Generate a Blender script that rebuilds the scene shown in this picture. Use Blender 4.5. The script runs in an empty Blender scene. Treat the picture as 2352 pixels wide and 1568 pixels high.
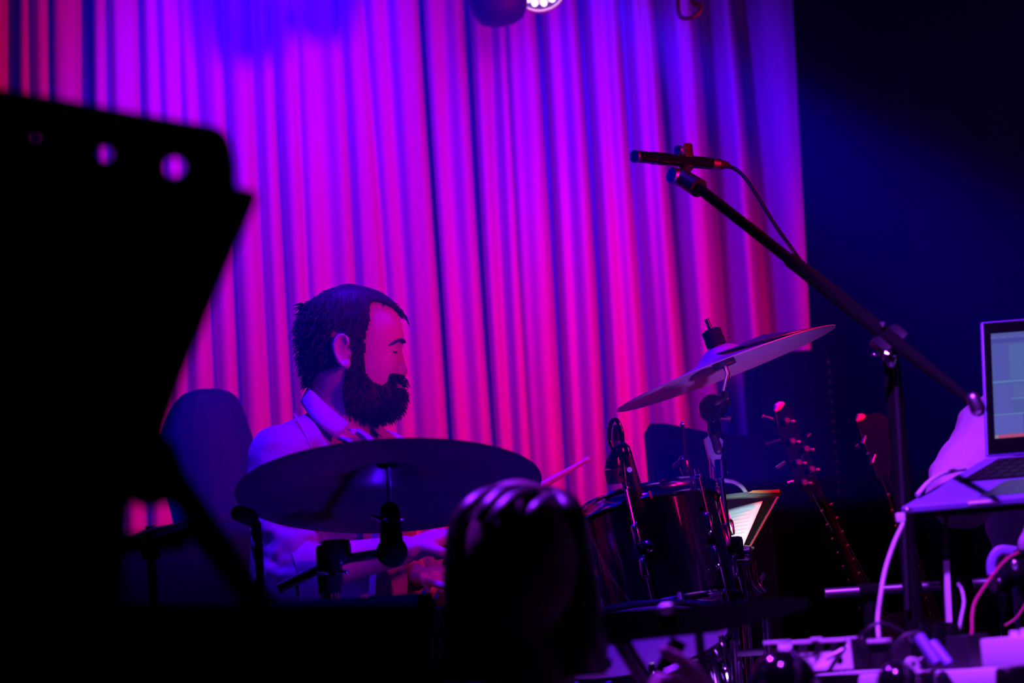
import bpy, bmesh, math, random
import numpy as np
from mathutils import Vector, Matrix, noise
random.seed(7)
SC = bpy.context.scene
COL = SC.collection
R = math.radians
# ------------------------------------------------------------ camera
F = 5553.0                      # focal length in pixels (85 mm on a 36 mm sensor, 2352 px wide)
PITCH, ROLL = R(7.0), R(3.8)
CAM = Vector((0, 0, 1.2))
fw = Vector((0, math.cos(PITCH), math.sin(PITCH)))
r0 = Vector((1, 0, 0)); u0 = Vector((0, -math.sin(PITCH), math.cos(PITCH)))
rt = r0 * math.cos(ROLL) - u0 * math.sin(ROLL)
up = r0 * math.sin(ROLL) + u0 * math.cos(ROLL)
cd = bpy.data.cameras.new('camera'); cam = bpy.data.objects.new('camera', cd); COL.objects.link(cam)
m = Matrix((rt, up, -fw)).transposed().to_4x4(); m.translation = CAM
cam.matrix_world = m
cd.lens = 85; cd.sensor_width = 36; cd.clip_start = 0.1; cd.clip_end = 60
cd.dof.use_dof = True; cd.dof.focus_distance = 4.62; cd.dof.aperture_fstop = 4.0
SC.camera = cam
def P(px, py, Y):
    d = fw * F + rt * (px - 1176) + up * (784 - py)
    return CAM + d * (Y / d.y)
def S(Y): return Y / F
# ------------------------------------------------------------ world, exposure, stage lights and added fills
w = bpy.data.worlds.new('dark_hall'); SC.world = w; w.use_nodes = True
w.node_tree.nodes['Background'].inputs[0].default_value = (0.02, 0.0, 1, 1)
w.node_tree.nodes['Background'].inputs[1].default_value = 0.0035
vs = SC.view_settings
SC.display_settings.display_device = 'sRGB'
vs.view_transform = 'Standard'; vs.look = 'None'; vs.gamma = 1; vs.use_curve_mapping = False; vs.exposure = 0
SC.cycles.use_denoising = True
SC.cycles.max_bounces = 6; SC.cycles.volume_bounces = 0; SC.cycles.diffuse_bounces = 2
SC.cycles.glossy_bounces = 3; SC.cycles.transmission_bounces = 4; SC.cycles.caustics_reflective = False
SC.cycles.sample_clamp_indirect = 4
STAGE = 0.40; CEIL = 4.4
def spot(name, loc, aim, col, power, deg, blend=0.5, size=0.05):
    l = bpy.data.lights.new(name, 'SPOT'); l.color = col; l.energy = power
    l.spot_size = R(deg); l.spot_blend = blend; l.shadow_soft_size = size
    o = bpy.data.objects.new(name, l); COL.objects.link(o); o.location = loc
    o.rotation_euler = (Vector(aim) - Vector(loc)).to_track_quat('-Z', 'Y').to_euler()
    return o
RED = (1.0, 0.0, 0.055); BLUE = (0.05, 0.0, 1.0); VIO = (0.36, 0.012, 1.0)
LAMP = P(1243, -22, 6.1)
spot('red_side_light', (2.3, 3.15, 2.2), (-0.90, 6.95, 1.95), RED, 820, 47, 1.0, 0.14)
spot('red_right_curtain_fill', (1.9, 2.2, 2.25), (0.42, 7.0, 2.0), RED, 430, 17, 1.0, 0.05)  # added fill for the curtain's right folds, no fixture behind it
spot('red_drummer_light', (1.30, 3.4, 2.1), (-0.20, 4.5, 1.68), (1.0, 0.0, 0.30), 85, 30, 0.8, 0.05)
spot('blue_wash_left_light', (-0.80, 6.0, 3.85), (-0.66, 7.0, 2.6), BLUE, 310, 58, 1.0, 0.06)
spot('blue_wash_right_light', LAMP + Vector((0.06, 0.04, 0.20)), P(1500, 420, 7.0), BLUE, 120, 84, 1.0, 0.05)
spot('blue_centre_wash_light', (-0.1, 6.2, 4.1), (-0.1, 7.0, 2.2), BLUE, 45, 60, 1.0, 0.06)
spot('blue_top_light', (-0.6, 4.3, 3.9), (-0.25, 4.9, 1.5), BLUE, 1300, 52, 0.9, 0.08)
spot('blue_front_light', (-0.35, 2.6, 3.6), (-0.20, 4.5, 1.55), BLUE, 130, 26, 0.8, 0.08)
spot('blue_back_haze_light', LAMP + Vector((0.10, -0.05, 0)), P(1990, 470, 6.2), BLUE, 420, 34, 1.0, 0.06)
spot('violet_table_light', (0.1, 2.3, 3.1), (0.75, 3.5, 1.2), (0.33, 0.028, 1.0), 720, 44, 0.7, 0.05)
spot('violet_back_light', (-0.5, 3.9, 3.1), (0.02, 2.9, 1.3), (0.24, 0.01, 1.0), 480, 26, 0.7, 0.05)
spot('violet_cymbal_uplight', (0.42, 3.80, 0.92), (0.32, 4.66, 1.70), (0.32, 0.05, 1.0), 130, 34, 0.8, 0.04)  # added uplight for the tilted cymbal's underside, no fixture stands here
spot('blue_cymbal_fill', (0.02, 3.92, 0.80), (-0.22, 4.0, 1.45), (0.06, 0.0, 1.0), 22.0, 70, 0.9, 0.05)  # added fill, gives the large dark cymbal the glow of haze

# ------------------------------------------------------------ materials
MATS = {}
def mat(name, col, rough=0.6, metal=0.0, nscale=0, namt=0.0, bump=0.0, sheen=0, coat=0, emis=None, estr=0, spec=None, alpha=None, dark=0.7):
    if name in MATS: return MATS[name]
    mt = bpy.data.materials.new(name); mt.use_nodes = True; nt = mt.node_tree; b = nt.nodes['Principled BSDF']
    b.inputs['Base Color'].default_value = (*col, 1); b.inputs['Roughness'].default_value = rough
    b.inputs['Metallic'].default_value = metal
    if spec is not None: b.inputs['Specular IOR Level'].default_value = spec
    if sheen: b.inputs['Sheen Weight'].default_value = sheen
    if coat: b.inputs['Coat Weight'].default_value = coat; b.inputs['Coat Roughness'].default_value = 0.05
    if emis: b.inputs['Emission Color'].default_value = (*emis, 1); b.inputs['Emission Strength'].default_value = estr
    if nscale:
        tc = nt.nodes.new('ShaderNodeTexCoord'); n = nt.nodes.new('ShaderNodeTexNoise'); n.inputs['Scale'].default_value = nscale
        n.inputs['Detail'].default_value = 5; nt.links.new(tc.outputs['Object'], n.inputs['Vector'])
        if namt:
            mx = nt.nodes.new('ShaderNodeMix'); mx.data_type = 'RGBA'
            mx.inputs[6].default_value = (*col, 1); mx.inputs[7].default_value = (*[c * (1 - namt) for c in col], 1)
            nt.links.new(n.outputs[0], mx.inputs[0]); nt.links.new(mx.outputs[2], b.inputs['Base Color'])
        if bump:
            bp = nt.nodes.new('ShaderNodeBump'); bp.inputs['Strength'].default_value = bump; bp.inputs['Distance'].default_value = 0.004
            nt.links.new(n.outputs[0], bp.inputs['Height']); nt.links.new(bp.outputs[0], b.inputs['Normal'])
    MATS[name] = mt; return mt
M = dict(
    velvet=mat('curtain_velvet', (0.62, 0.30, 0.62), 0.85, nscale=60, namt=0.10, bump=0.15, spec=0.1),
    drape=mat('black_drape', (0.008, 0.008, 0.012), 0.95, nscale=40, namt=0.2, spec=0.0),
    floor=mat('stage_floor', (0.015, 0.015, 0.016), 0.6, nscale=12, namt=0.4, bump=0.1),
    wall=mat('hall_wall', (0.01, 0.01, 0.012), 0.9, nscale=8, namt=0.3),
    black=mat('black_plastic', (0.012, 0.012, 0.014), 0.5, nscale=200, namt=0.2, bump=0.05),
    matte=mat('black_paint', (0.005, 0.005, 0.006), 0.85, nscale=90, namt=0.2, spec=0.1),
    gloss=mat('black_lacquer', (0.006, 0.006, 0.008), 0.12, nscale=6, namt=0.1, coat=0.6),
    chrome=mat('chrome', (0.75, 0.75, 0.78), 0.12, 1.0, nscale=30, namt=0.08),
    steel=mat('brushed_steel', (0.55, 0.55, 0.58), 0.35, 1.0, nscale=80, namt=0.12),
    brass=mat('cymbal_bronze', (0.50, 0.44, 0.38), 0.5, 0.35, nscale=26, namt=0.35, bump=0.25),
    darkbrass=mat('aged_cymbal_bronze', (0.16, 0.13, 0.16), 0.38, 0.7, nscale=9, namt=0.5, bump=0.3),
    felt=mat('black_felt', (0.01, 0.01, 0.01), 0.95, nscale=300, namt=0.3, spec=0.05),
    skin=mat('skin', (0.62, 0.42, 0.36), 0.55, nscale=70, namt=0.12, bump=0.08),
    skin2=mat('tanned_skin', (0.42, 0.27, 0.22), 0.55, nscale=70, namt=0.15, bump=0.08),
    hair=mat('dark_brown_hair', (0.032, 0.022, 0.020), 0.6, nscale=120, namt=0.4, spec=0.2),
    glosshair=mat('glossy_dark_hair', (0.025, 0.014, 0.012), 0.42, nscale=60, namt=0.4, bump=0.2, spec=0.6),
    shirt=mat('light_grey_cotton', (0.34, 0.33, 0.38), 0.8, nscale=250, namt=0.12, bump=0.1, spec=0.1),
    collar=mat('collar_cotton', (0.40, 0.38, 0.44), 0.8, nscale=250, namt=0.1, bump=0.1, spec=0.1),
    seam=mat('shirt_seam', (0.40, 0.36, 0.42), 0.8, nscale=200, namt=0.1, spec=0.1),
    darkcloth=mat('black_cotton', (0.008, 0.008, 0.010), 0.9, nscale=150, namt=0.3, bump=0.1, spec=0.1),
    paleshirt=mat('pale_pink_cotton', (0.62, 0.42, 0.60), 0.8, nscale=150, namt=0.15, bump=0.1, spec=0.1),
    alu=mat('blue_tinted_aluminium', (0.26, 0.17, 0.60), 0.5, 0.2, nscale=300, namt=0.05),  # silver metal with the blue of the light put into its base colour
    key=mat('black_keys', (0.01, 0.01, 0.012), 0.6, nscale=200, namt=0.1),
    white=mat('white_plastic', (0.80, 0.78, 0.82), 0.45, nscale=60, namt=0.06),
    cable_w=mat('white_cable_rubber', (0.75, 0.70, 0.75), 0.45, nscale=40, namt=0.05),
    cable_b=mat('black_cable_rubber', (0.02, 0.02, 0.025), 0.4, nscale=40, namt=0.1),
    cable_r=mat('red_cable_rubber', (0.70, 0.05, 0.18), 0.45, nscale=40, namt=0.1),
    wood=mat('pale_stick_wood', (0.75, 0.58, 0.42), 0.45, nscale=50, namt=0.2),
    darkwood=mat('dark_guitar_wood', (0.003, 0.0015, 0.0015), 0.35, nscale=20, namt=0.5, spec=0.05),
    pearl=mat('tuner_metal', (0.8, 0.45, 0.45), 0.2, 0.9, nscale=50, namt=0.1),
    paper=mat('sheet_paper', (0.85, 0.86, 0.84), 0.75, nscale=14, namt=0.12),
    head=mat('coated_drum_skin', (0.18, 0.15, 0.20), 0.5, nscale=25, namt=0.25, bump=0.05),
    orange_mark=mat('orange_strip_and_glint', (0.85, 0.35, 0.08), 0.6, nscale=30, namt=0.1),  # orange of the lamp strip, also paints the glint on the drum clamp
    ink=mat('grey_print', (0.30, 0.18, 0.30), 0.6, nscale=50, namt=0.1),
    amp=mat('amplifier_tolex', (0.002, 0.002, 0.005), 0.8, nscale=250, namt=0.3, bump=0.2, spec=0.01),
    fix=mat('fixture_paint', (0.02, 0.02, 0.03), 0.6, nscale=80, namt=0.2),
    lens=mat('clear_lens', (0.7, 0.7, 0.85), 0.1, nscale=30, namt=0.05, coat=1.0),
    led=mat('lit_led', (1, 1, 1), 0.3, nscale=5, namt=0.01, emis=(0.62, 0.28, 1.0), estr=7.0),
)
# ------------------------------------------------------------ mesh helpers
class MB:
    def __init__(s): s.v = []; s.f = []
    def add(s, vs_, fs):
        n = len(s.v); s.v += [Vector(a) for a in vs_]; s.f += [tuple(i + n for i in f) for f in fs]; return s
    def box(s, c, size, X=None, Y=None, Z=None, bev=0.0):
        c = Vector(c); X = Vector(X or (1, 0, 0)).normalized(); Y = Vector(Y or (0, 1, 0)).normalized(); Z = Vector(Z).normalized() if Z else X.cross(Y).normalized()
        a, b, d = [q / 2 for q in size]
        if bev <= 0:
            vv = [c + X * (a * i) + Y * (b * j) + Z * (d * k) for i in (-1, 1) for j in (-1, 1) for k in (-1, 1)]
            return s.add(vv, [(0, 1, 3, 2), (4, 6, 7, 5), (0, 4, 5, 1), (2, 3, 7, 6), (0, 2, 6, 4), (1, 5, 7, 3)])
        bm = bmesh.new(); bmesh.ops.create_cube(bm, size=1)
        for q in bm.verts: q.co = Vector((q.co.x * size[0], q.co.y * size[1], q.co.z * size[2]))
        bmesh.ops.bevel(bm, geom=list(bm.edges), offset=min(bev, min(size) * 0.45), segments=2, affect='EDGES', profile=0.6)
        vv = [c + X * q.co.x + Y * q.co.y + Z * q.co.z for q in bm.verts]; bm.verts.index_update()
        ff = [tuple(q.index for q in f.verts) for f in bm.faces]; bm.free()
        return s.add(vv, ff)
    def tube(s, pts, rad, seg=12, cap=True, flat=1.0, ref=None):
        pts = [Vector(p) for p in pts]; n = len(pts)
        rad = [rad] * n if not hasattr(rad, '__len__') else rad
        vv = []; prev = None
        for i, p in enumerate(pts):
            t = (pts[min(i + 1, n - 1)] - pts[max(i - 1, 0)]).normalized()
            if prev is None:
                a = Vector(ref) if ref else (Vector((0, 0, 1)) if abs(t.z) < 0.9 else Vector((1, 0, 0)))
            else: a = prev
            a = (a - t * a.dot(t)).normalized(); b = t.cross(a); prev = a
            for k in range(seg):
                q = 2 * math.pi * k / seg
                vv.append(p + (a * math.cos(q) * flat + b * math.sin(q)) * rad[i])
        ff = []
        for i in range(n - 1):
            for k in range(seg):
                k2 = (k + 1) % seg; ff.append((i * seg + k, i * seg + k2, (i + 1) * seg + k2, (i + 1) * seg + k))
        if cap: ff += [tuple(range(seg - 1, -1, -1)), tuple(range((n - 1) * seg, n * seg))]
        return s.add(vv, ff)
    def capsule(s, p0, p1, ra, rb=None, seg=16, flat=1.0, ref=None):
        rb = ra if rb is None else rb; p0 = Vector(p0); p1 = Vector(p1); d = (p1 - p0).normalized()
        pts = []; rr = []
        for k in range(5):
            q = math.pi / 2 * (1 - k / 4); pts.append(p0 - d * ra * math.sin(q)); rr.append(max(ra * math.cos(q), 1e-4))
        for k in range(5):
            q = math.pi / 2 * k / 4; pts.append(p1 + d * rb * math.sin(q)); rr.append(max(rb * math.cos(q), 1e-4))
        return s.tube(pts, rr, seg, True, flat, ref)
    def ell(s, c, rad, X=(1, 0, 0), Y=(0, 1, 0), seg=20, rings=12):
        c = Vector(c); X = Vector(X).normalized(); Y = Vector(Y); Y = (Y - X * Y.dot(X)).normalized(); Z = X.cross(Y)
        vv = [c + Z * rad[2]]; ff = []
        for i in range(1, rings):
            t = math.pi * i / rings
            for k in range(seg):
                q = 2 * math.pi * k / seg
                vv.append(c + X * (rad[0] * math.sin(t) * math.cos(q)) + Y * (rad[1] * math.sin(t) * math.sin(q)) + Z * (rad[2] * math.cos(t)))
        vv.append(c - Z * rad[2])
        for k in range(seg): ff.append((0, 1 + k, 1 + (k + 1) % seg))
        for i in range(rings - 2):
            for k in range(seg):
                a = 1 + i * seg; k2 = (k + 1) % seg; ff.append((a + k, a + seg + k, a + seg + k2, a + k2))
        a = 1 + (rings - 2) * seg
        for k in range(seg): ff.append((a + k, len(vv) - 1, a + (k + 1) % seg))
        return s.add(vv, ff)
    def lathe(s, prof, o, axis, seg=48, ref=None):   # prof: (radius, height) list
        o = Vector(o); A = Vector(axis).normalized(); a = Vector(ref) if ref else (Vector((1, 0, 0)) if abs(A.x) < 0.9 else Vector((0, 1, 0)))
        a = (a - A * a.dot(A)).normalized(); b = A.cross(a); vv = []; ff = []
        for (r_, h) in prof:
            for k in range(seg):
                q = 2 * math.pi * k / seg; vv.append(o + A * h + (a * math.cos(q) + b * math.sin(q)) * max(r_, 1e-5))
        for i in range(len(prof) - 1):
            for k in range(seg):
                k2 = (k + 1) % seg; ff.append((i * seg + k, i * seg + k2, (i + 1) * seg + k2, (i + 1) * seg + k))
        return s.add(vv, ff)
    def prism(s, poly, thick):      # poly: list of world points, extruded by vector thick
        n = len(poly); t = Vector(thick); vv = [Vector(p) for p in poly] + [Vector(p) + t for p in poly]
        ff = [tuple(range(n)), tuple(range(2 * n - 1, n - 1, -1))] + [(i, i + n, (i + 1) % n + n, (i + 1) % n) for i in range(n)]
        return s.add(vv, ff)
    def loft(s, rings_):            # rings_: list of equal-length closed loops
        k = len(rings_[0]); vv = [p for r_ in rings_ for p in r_]; ff = []
        for i in range(len(rings_) - 1):
            for j in range(k):
                j2 = (j + 1) % k; ff.append((i * k + j, i * k + j2, (i + 1) * k + j2, (i + 1) * k + j))
        ff += [tuple(range(k - 1, -1, -1)), tuple(range((len(rings_) - 1) * k, len(rings_) * k))]
        return s.add(vv, ff)
    def mesh(s, name, off):
        me = bpy.data.meshes.new(name); me.from_pydata([v - off for v in s.v], [], s.f)
        bm = bmesh.new(); bm.from_mesh(me); bmesh.ops.recalc_face_normals(bm, faces=bm.faces); bm.to_mesh(me); bm.free()
        return me
    def build(s, name, mt, parent=None, smooth=True, label=None, angle=38):
        off = Vector((0, 0, 0))
        q = parent
        while q is not None: off += Vector(q.location); q = q.parent
        if parent is None:
            xs = [v.x for v in s.v]; ys = [v.y for v in s.v]; zs = [v.z for v in s.v]
            off = Vector(((min(xs) + max(xs)) / 2, (min(ys) + max(ys)) / 2, min(zs)))
        me = s.mesh(name, off); o = bpy.data.objects.new(name, me); COL.objects.link(o)
        if parent is None: o.location = off
        else: o.parent = parent
        me.materials.append(mt)
        if smooth: shade(me, angle)
        if label: o['label'] = label
        return o
def shade(me, angle=38):
    for p in me.polygons: p.use_smooth = True
    bm = bmesh.new(); bm.from_mesh(me)
    for e in bm.edges:
        if len(e.link_faces) == 2 and e.calc_face_angle(0) > R(angle): e.smooth = False
    bm.to_mesh(me); bm.free()
def thing(name, label, cat, loc, group=None):
    o = bpy.data.objects.new(name, None); COL.objects.link(o); o.location = loc; o.empty_display_size = 0.1
    o['label'] = label; o['category'] = cat
    if group: o['group'] = group
    return o
def tag(o, label, cat, group=None):
    o['label'] = label; o['category'] = cat
    if group: o['group'] = group
    return o
def struct(o): o['kind'] = 'structure'; return o
def fused(mb, name, mt, parent, voxel=0.006, smooth=3, disp=None, keep=None):
    q = parent; off = Vector((0, 0, 0))
    while q is not None: off += Vector(q.location); q = q.parent
    me = bpy.data.meshes.new('tmp'); me.from_pydata(mb.v, [], mb.f)
    bm = bmesh.new(); bm.from_mesh(me); bmesh.ops.recalc_face_normals(bm, faces=bm.faces); bm.to_mesh(me); bm.free()
    t = bpy.data.objects.new('tmp', me); COL.objects.link(t)
    r_ = t.modifiers.new('r', 'REMESH'); r_.mode = 'VOXEL'; r_.voxel_size = voxel; r_.adaptivity = 0
    if smooth: sm = t.modifiers.new('s', 'SMOOTH'); sm.iterations = smooth; sm.factor = 0.5
    dg = bpy.context.evaluated_depsgraph_get(); dg.update()
    out = bpy.data.meshes.new_from_object(t.evaluated_get(dg)); bpy.data.objects.remove(t); bpy.data.meshes.remove(me)
    out.name = name
    if disp:
        nrm = [v.normal.copy() for v in out.vertices]
        for v, n in zip(out.vertices, nrm): v.co += n * disp(v.co, n)
    for v in out.vertices: v.co -= off
    o = bpy.data.objects.new(name, out); COL.objects.link(o); o.parent = parent
    out.materials.clear(); out.materials.append(mt)
    for p in out.polygons: p.use_smooth = True
    return o
def spline(keys, n):        # Catmull-Rom through tuples
    K = [np.array(k, float) for k in keys]; K = [2 * K[0] - K[1]] + K + [2 * K[-1] - K[-2]]; out = []
    segs = len(K) - 3
    for i in range(n):
        u = i / (n - 1) * segs; j = min(int(u), segs - 1); t = u - j; a, b, c, d = K[j:j + 4]
        out.append(0.5 * ((2 * b) + (-a + c) * t + (2 * a - 5 * b + 4 * c - d) * t * t + (-a + 3 * b - 3 * c + d) * t ** 3))
    return out
def pxpath(pts, n=24):      # (px, py, Y) keys -> smooth world path
    return [P(*k) for k in spline(pts, n)]

#@@STRUCTURE
# ------------------------------------------------------------ the room
def slab(name, a, b, mt):
    mb = MB(); a = Vector(a); b = Vector(b); mb.box((a + b) / 2, b - a); return struct(mb.build(name, mt, smooth=False))
slab('floor', (-4, -1.5, -0.1), (4, 7.9, 0), M['floor'])
slab('wall_back', (-4, 7.8, 0), (4, 7.9, CEIL), M['wall'])
slab('wall_left', (-4.1, -1.5, 0), (-4, 7.9, CEIL), M['wall'])
slab('wall_right', (4, -1.5, 0), (4.1, 7.9, CEIL), M['wall'])
slab('wall_front', (-4, -1.6, 0), (4, -1.5, CEIL), M['wall'])
slab('ceiling', (-4, -1.5, CEIL), (4, 7.9, CEIL + .1), M['wall'])
slab('floor_stage', (-4, 3.1, 0.0), (4, 7.8, STAGE), M['floor'])

# stage haze between the microphone stand and the curtain
mb = MB(); mb.box((0, 5.9, 2.9), (7.8, 3.5, 2.9))
hz = bpy.data.materials.new('stage_haze'); hz.use_nodes = True; nt = hz.node_tree; nt.nodes.clear()
o_ = nt.nodes.new('ShaderNodeOutputMaterial'); vsn = nt.nodes.new('ShaderNodeVolumeScatter')
vsn.inputs['Color'].default_value = (0.01, 0.05, 1.0, 1); vsn.inputs['Density'].default_value = 0.14; vsn.inputs['Anisotropy'].default_value = 0.2  # whitish haze with the blue of the light put into its scatter colour
nt.links.new(vsn.outputs[0], o_.inputs['Volume'])
haze = mb.build('stage_haze', hz, smooth=False); tag(haze, 'thin haze coloured like the blue light, hanging over the stage in front of the curtain', 'haze'); haze['kind'] = 'stuff'

# pleated curtain: fold lines (x at y=150, 620, 920), groove depth, half width (m)
FOLDS = [(-120, -125, -128, .06, .020), (-60, -62, -64, .03, .02), (26, 24, 22, .075, .022), (74, 76, 78, .03, .02), (121, 128, 132, .06, .012), (198, 205, 210, .07, .020),
    (249, 262, 270, .04, .018), (321, 332, 340, .065, .016), (366, 380, 392, .02, .02), (410, 420, 430, .035, .022), (451, 476, 491, .05, .018), (519, 538, 549, .055, .016),
    (585, 606, 619, .045, .020), (633, 657, 676, .05, .016), (682, 708, 724, .035, .016), (735, 761, 776, .025, .026), (789, 815, 835, .05, .017),
    (845, 883, 900, .035, .016), (901, 925, 948, .03, .022), (978, 1006, 1025, .08, .012), (1030, 1057, 1070, .03, .024), (1081, 1108, 1130, .08, .014),
    (1132, 1157, 1171, .045, .022), (1164, 1191, 1215, .035, .010), (1191, 1216, 1238, .012, .02), (1244, 1273, 1295, .09, .017), (1286, 1306, 1328, .03, .024), (1344, 1371, 1390, .09, .018),
    (1395, 1418, 1440, .03, .022), (1444, 1474, 1495, .085, .020), (1485, 1507, 1530, .035, .022), (1531, 1572, 1594, .10, .026), (1574, 1618, 1640, .03, .02),
    (1633, 1672, 1694, .10, .036), (1672, 1710, 1732, .03, .018), (1723, 1765, 1790, .10, .034), (1775, 1806, 1830, .02, .02)]
YC = 7.0
def foldline(a, b, c):
    pa, pb, pc = P(a, 150, YC), P(b, 620, YC), P(c, 920, YC)
    zs = np.array([pa.z, pb.z, pc.z]); xs = np.array([pa.x, pb.x, pc.x]); k = np.polyfit(zs, xs, 1); return k
FL = [(foldline(a, b, c), d, w_) for a, b, c, d, w_ in FOLDS]
edge = foldline(1826, 1848, 1866); edgeL = foldline(-190, -195, -200)
nx, nz = 900, 40
vv = []; ff = []
for j in range(nz):
    z = STAGE + 0.02 + (3.42 - STAGE - 0.02) * j / (nz - 1)
    xa = edgeL[0] * z + edgeL[1]; xb = edge[0] * z + edge[1]
    xs = np.linspace(xa, xb, nx)
    y = np.full(nx, YC - 0.03)
    for k, d, w_ in FL:
        xi = k[0] * z + k[1]; wob = 0.004 * math.sin(z * 2.3 + xi * 11)
        if d > .065: y += max(1.3 * d, 7 * w_) * np.exp(-np.abs((xs - xi - wob) / (w_ * 1.2)) ** 2.8)
        else: y += d * np.exp(-np.abs((xs - xi - wob) / w_) ** 2.2)
    y += 0.006 * np.sin(xs * 37 + z * 0.7) + 0.004 * np.sin(xs * 83 - z * 1.1)
    for x_, y_ in zip(xs, y): vv.append((x_, y_, z))
for j in range(nz - 1):
    for i in range(nx - 1):
        a = j * nx + i; ff.append((a, a + 1, a + nx + 1, a + nx))
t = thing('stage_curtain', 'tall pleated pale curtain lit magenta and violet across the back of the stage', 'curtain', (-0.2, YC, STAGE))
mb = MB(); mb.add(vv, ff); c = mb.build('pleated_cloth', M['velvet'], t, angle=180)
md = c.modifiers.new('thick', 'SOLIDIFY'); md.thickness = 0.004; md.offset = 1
mb = MB(); mb.box((-0.2, YC + 0.02, STAGE + 0.02), (2.3, 0.07, 0.03), bev=0.01); mb.build('hem', M['velvet'], t)
mb = MB(); mb.tube([(-1.6, YC + 0.02, 3.44), (1.25, YC + 0.02, 3.44)], 0.02); mb.build('curtain_rail', M['matte'], t)
# black masking drape right of the curtain and above it
def drape(name, x0, x1, z0, z1, Y, label, amp=0.03, fr=38):
    vv = []; n = 160; q = 10
    for j in range(q):
        z = z0 + (z1 - z0) * j / (q - 1)
        for i in range(n):
            x = x0 + (x1 - x0) * i / (n - 1); vv.append((x, Y + amp * math.sin(x * fr + 0.3 * math.sin(x * 9)) + 0.01 * math.sin(x * 97), z))
    ff = [(j * n + i, j * n + i + 1, (j + 1) * n + i + 1, (j + 1) * n + i) for j in range(q - 1) for i in range(n - 1)]
    mb = MB(); mb.add(vv, ff); o = mb.build(name, M['drape'], angle=180); md = o.modifiers.new('t', 'SOLIDIFY'); md.thickness = 0.005
    return tag(o, label, 'drape')
drape('black_drape', 0.80, 3.6, STAGE, 3.45, 7.42, 'black masking drape hanging to the right of the lit curtain')
drape('black_drape', -3.6, -1.5, STAGE, 3.45, 7.25, 'black masking drape hanging to the left of the lit curtain')

def PZ(px, Y, z):               # point at picture column px, distance Y, height z
    a = P(px, 0, Y); b = P(px, 1568, Y); t = (z - a.z) / (b.z - a.z)
    return P(px, 1568 * t, Y)
UP = Vector((0, 0, 1))
# ------------------------------------------------------------ lights overhead
def fixture_can(pts_px, Y):      # black par can seen from behind
    return pts_px
t = thing('lighting_truss', 'black lighting pipe hung above the front of the curtain', 'truss', (0, 6.15, 3.45))
mb = MB(); mb.tube([(-2.6, 6.15, 3.47), (2.6, 6.15, 3.47)], 0.024, 14); mb.build('truss_pipe', M['matte'], t)
for x in (-2.2, 0.0, 2.2):
    mb = MB(); mb.tube([(x, 6.15, 3.47), (x, 6.15, CEIL)], 0.008, 8); mb.build('hanger_rod', M['matte'], t)
def par(name, c, aim, r, L, label, lit):
    c = Vector(c); A = Vector(aim).normalized(); base = Vector((c.x, c.y, c.z))
    t = thing(name, label, 'stage light', base)
    prof = [(0.0001, -L), (r * 0.35, -L * 0.995), (r * 0.62, -L * 0.96), (r * 0.80, -L * 0.88), (r * 0.90, -L * .75), (r * 0.97, -L * 0.35), (r, 0), (r * 1.03, 0.0), (r * 1.03, 0.012), (r * 0.95, 0.014), (r * 0.93, -0.01), (r * 0.60, -0.02), (0.0, -0.02)]
    mb = MB(); mb.lathe(prof, c, A, 48); mb.build('lamp_housing', M['fix'], t)
    side = A.cross(UP).normalized()
    mb = MB(); top = Vector((c.x, 6.15 if abs(c.y - 6.15) < 0.3 else c.y, 3.44))
    mid = c - A * L * 0.4
    pts = [mid + side * (r * 1.08), mid + side * (r * 1.12) + UP * 0.08, mid + side * (r * 0.6) + UP * 0.19, mid + UP * 0.21, mid - side * (r * 0.6) + UP * 0.19, mid - side * (r * 1.12) + UP * 0.08, mid - side * (r * 1.08)]
    mb.tube(pts, 0.008, 8); mb.build('yoke', M['fix'], t)
    mb = MB(); mb.tube([mid + UP * 0.21, (mid.x, 6.15, 3.44)], 0.010, 8); mb.box((mid.x, 6.15, 3.455), (0.05, 0.06, 0.05), bev=0.008); mb.build('hook_clamp', M['fix'], t)
    if lit:
        f = MB(); f.lathe([(r * 0.93, 0.006), (r * 0.97, 0.014), (r * 1.0, 0.014), (r * 1.0, 0.004)], c, A, 48); f.build('front_ring', M['lens'], t)
        q = A.cross(side)
        g = MB(); g.lathe([(0, -0.012), (r * 0.9, -0.012)], c, A, 40); g.build('reflector_plate', M['lens'], t)
        pos = [(0, 0)] + [(0.42, k * 60) for k in range(6)] + [(0.76, k * 30 + 15) for k in range(12)]
        for rr, an in pos:
            p = c + (side * math.cos(R(an)) + q * math.sin(R(an))) * r * rr + A * -0.006
            e = MB(); e.ell(p, (r * 0.12, r * 0.12, 0.008), side, q, 14, 8); e.build('led', M['led'], t)
    return t
par('par_lamp', P(1243, -22, 6.1), (0.10, -0.62, -0.78), 0.062, 0.15, 'round lamp with lit violet lenses hanging at the top centre of the picture', True)
par('par_lamp', P(1108, -215, 6.0), (-0.10, -0.12, 0.97), 0.088, 0.31, 'dark unlit can lamp in silhouette left of the lit lamp', False)
# cable loop under the right end of the truss
mb = MB(); mb.tube(pxpath([(1552, -120, 6.1), (1556, -20, 6.1), (1560, 34, 6.1), (1580, 42, 6.1), (1604, 32, 6.1), (1608, 12, 6.1), (1590, 4, 6.1), (1585, -60, 6.12), (1588, -130, 6.14)], 40), 0.006, 8)
tag(mb.build('safety_cable', M['cable_b']), 'loop of dark cable hanging from the truss at the top right of the curtain', 'cable')

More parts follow.
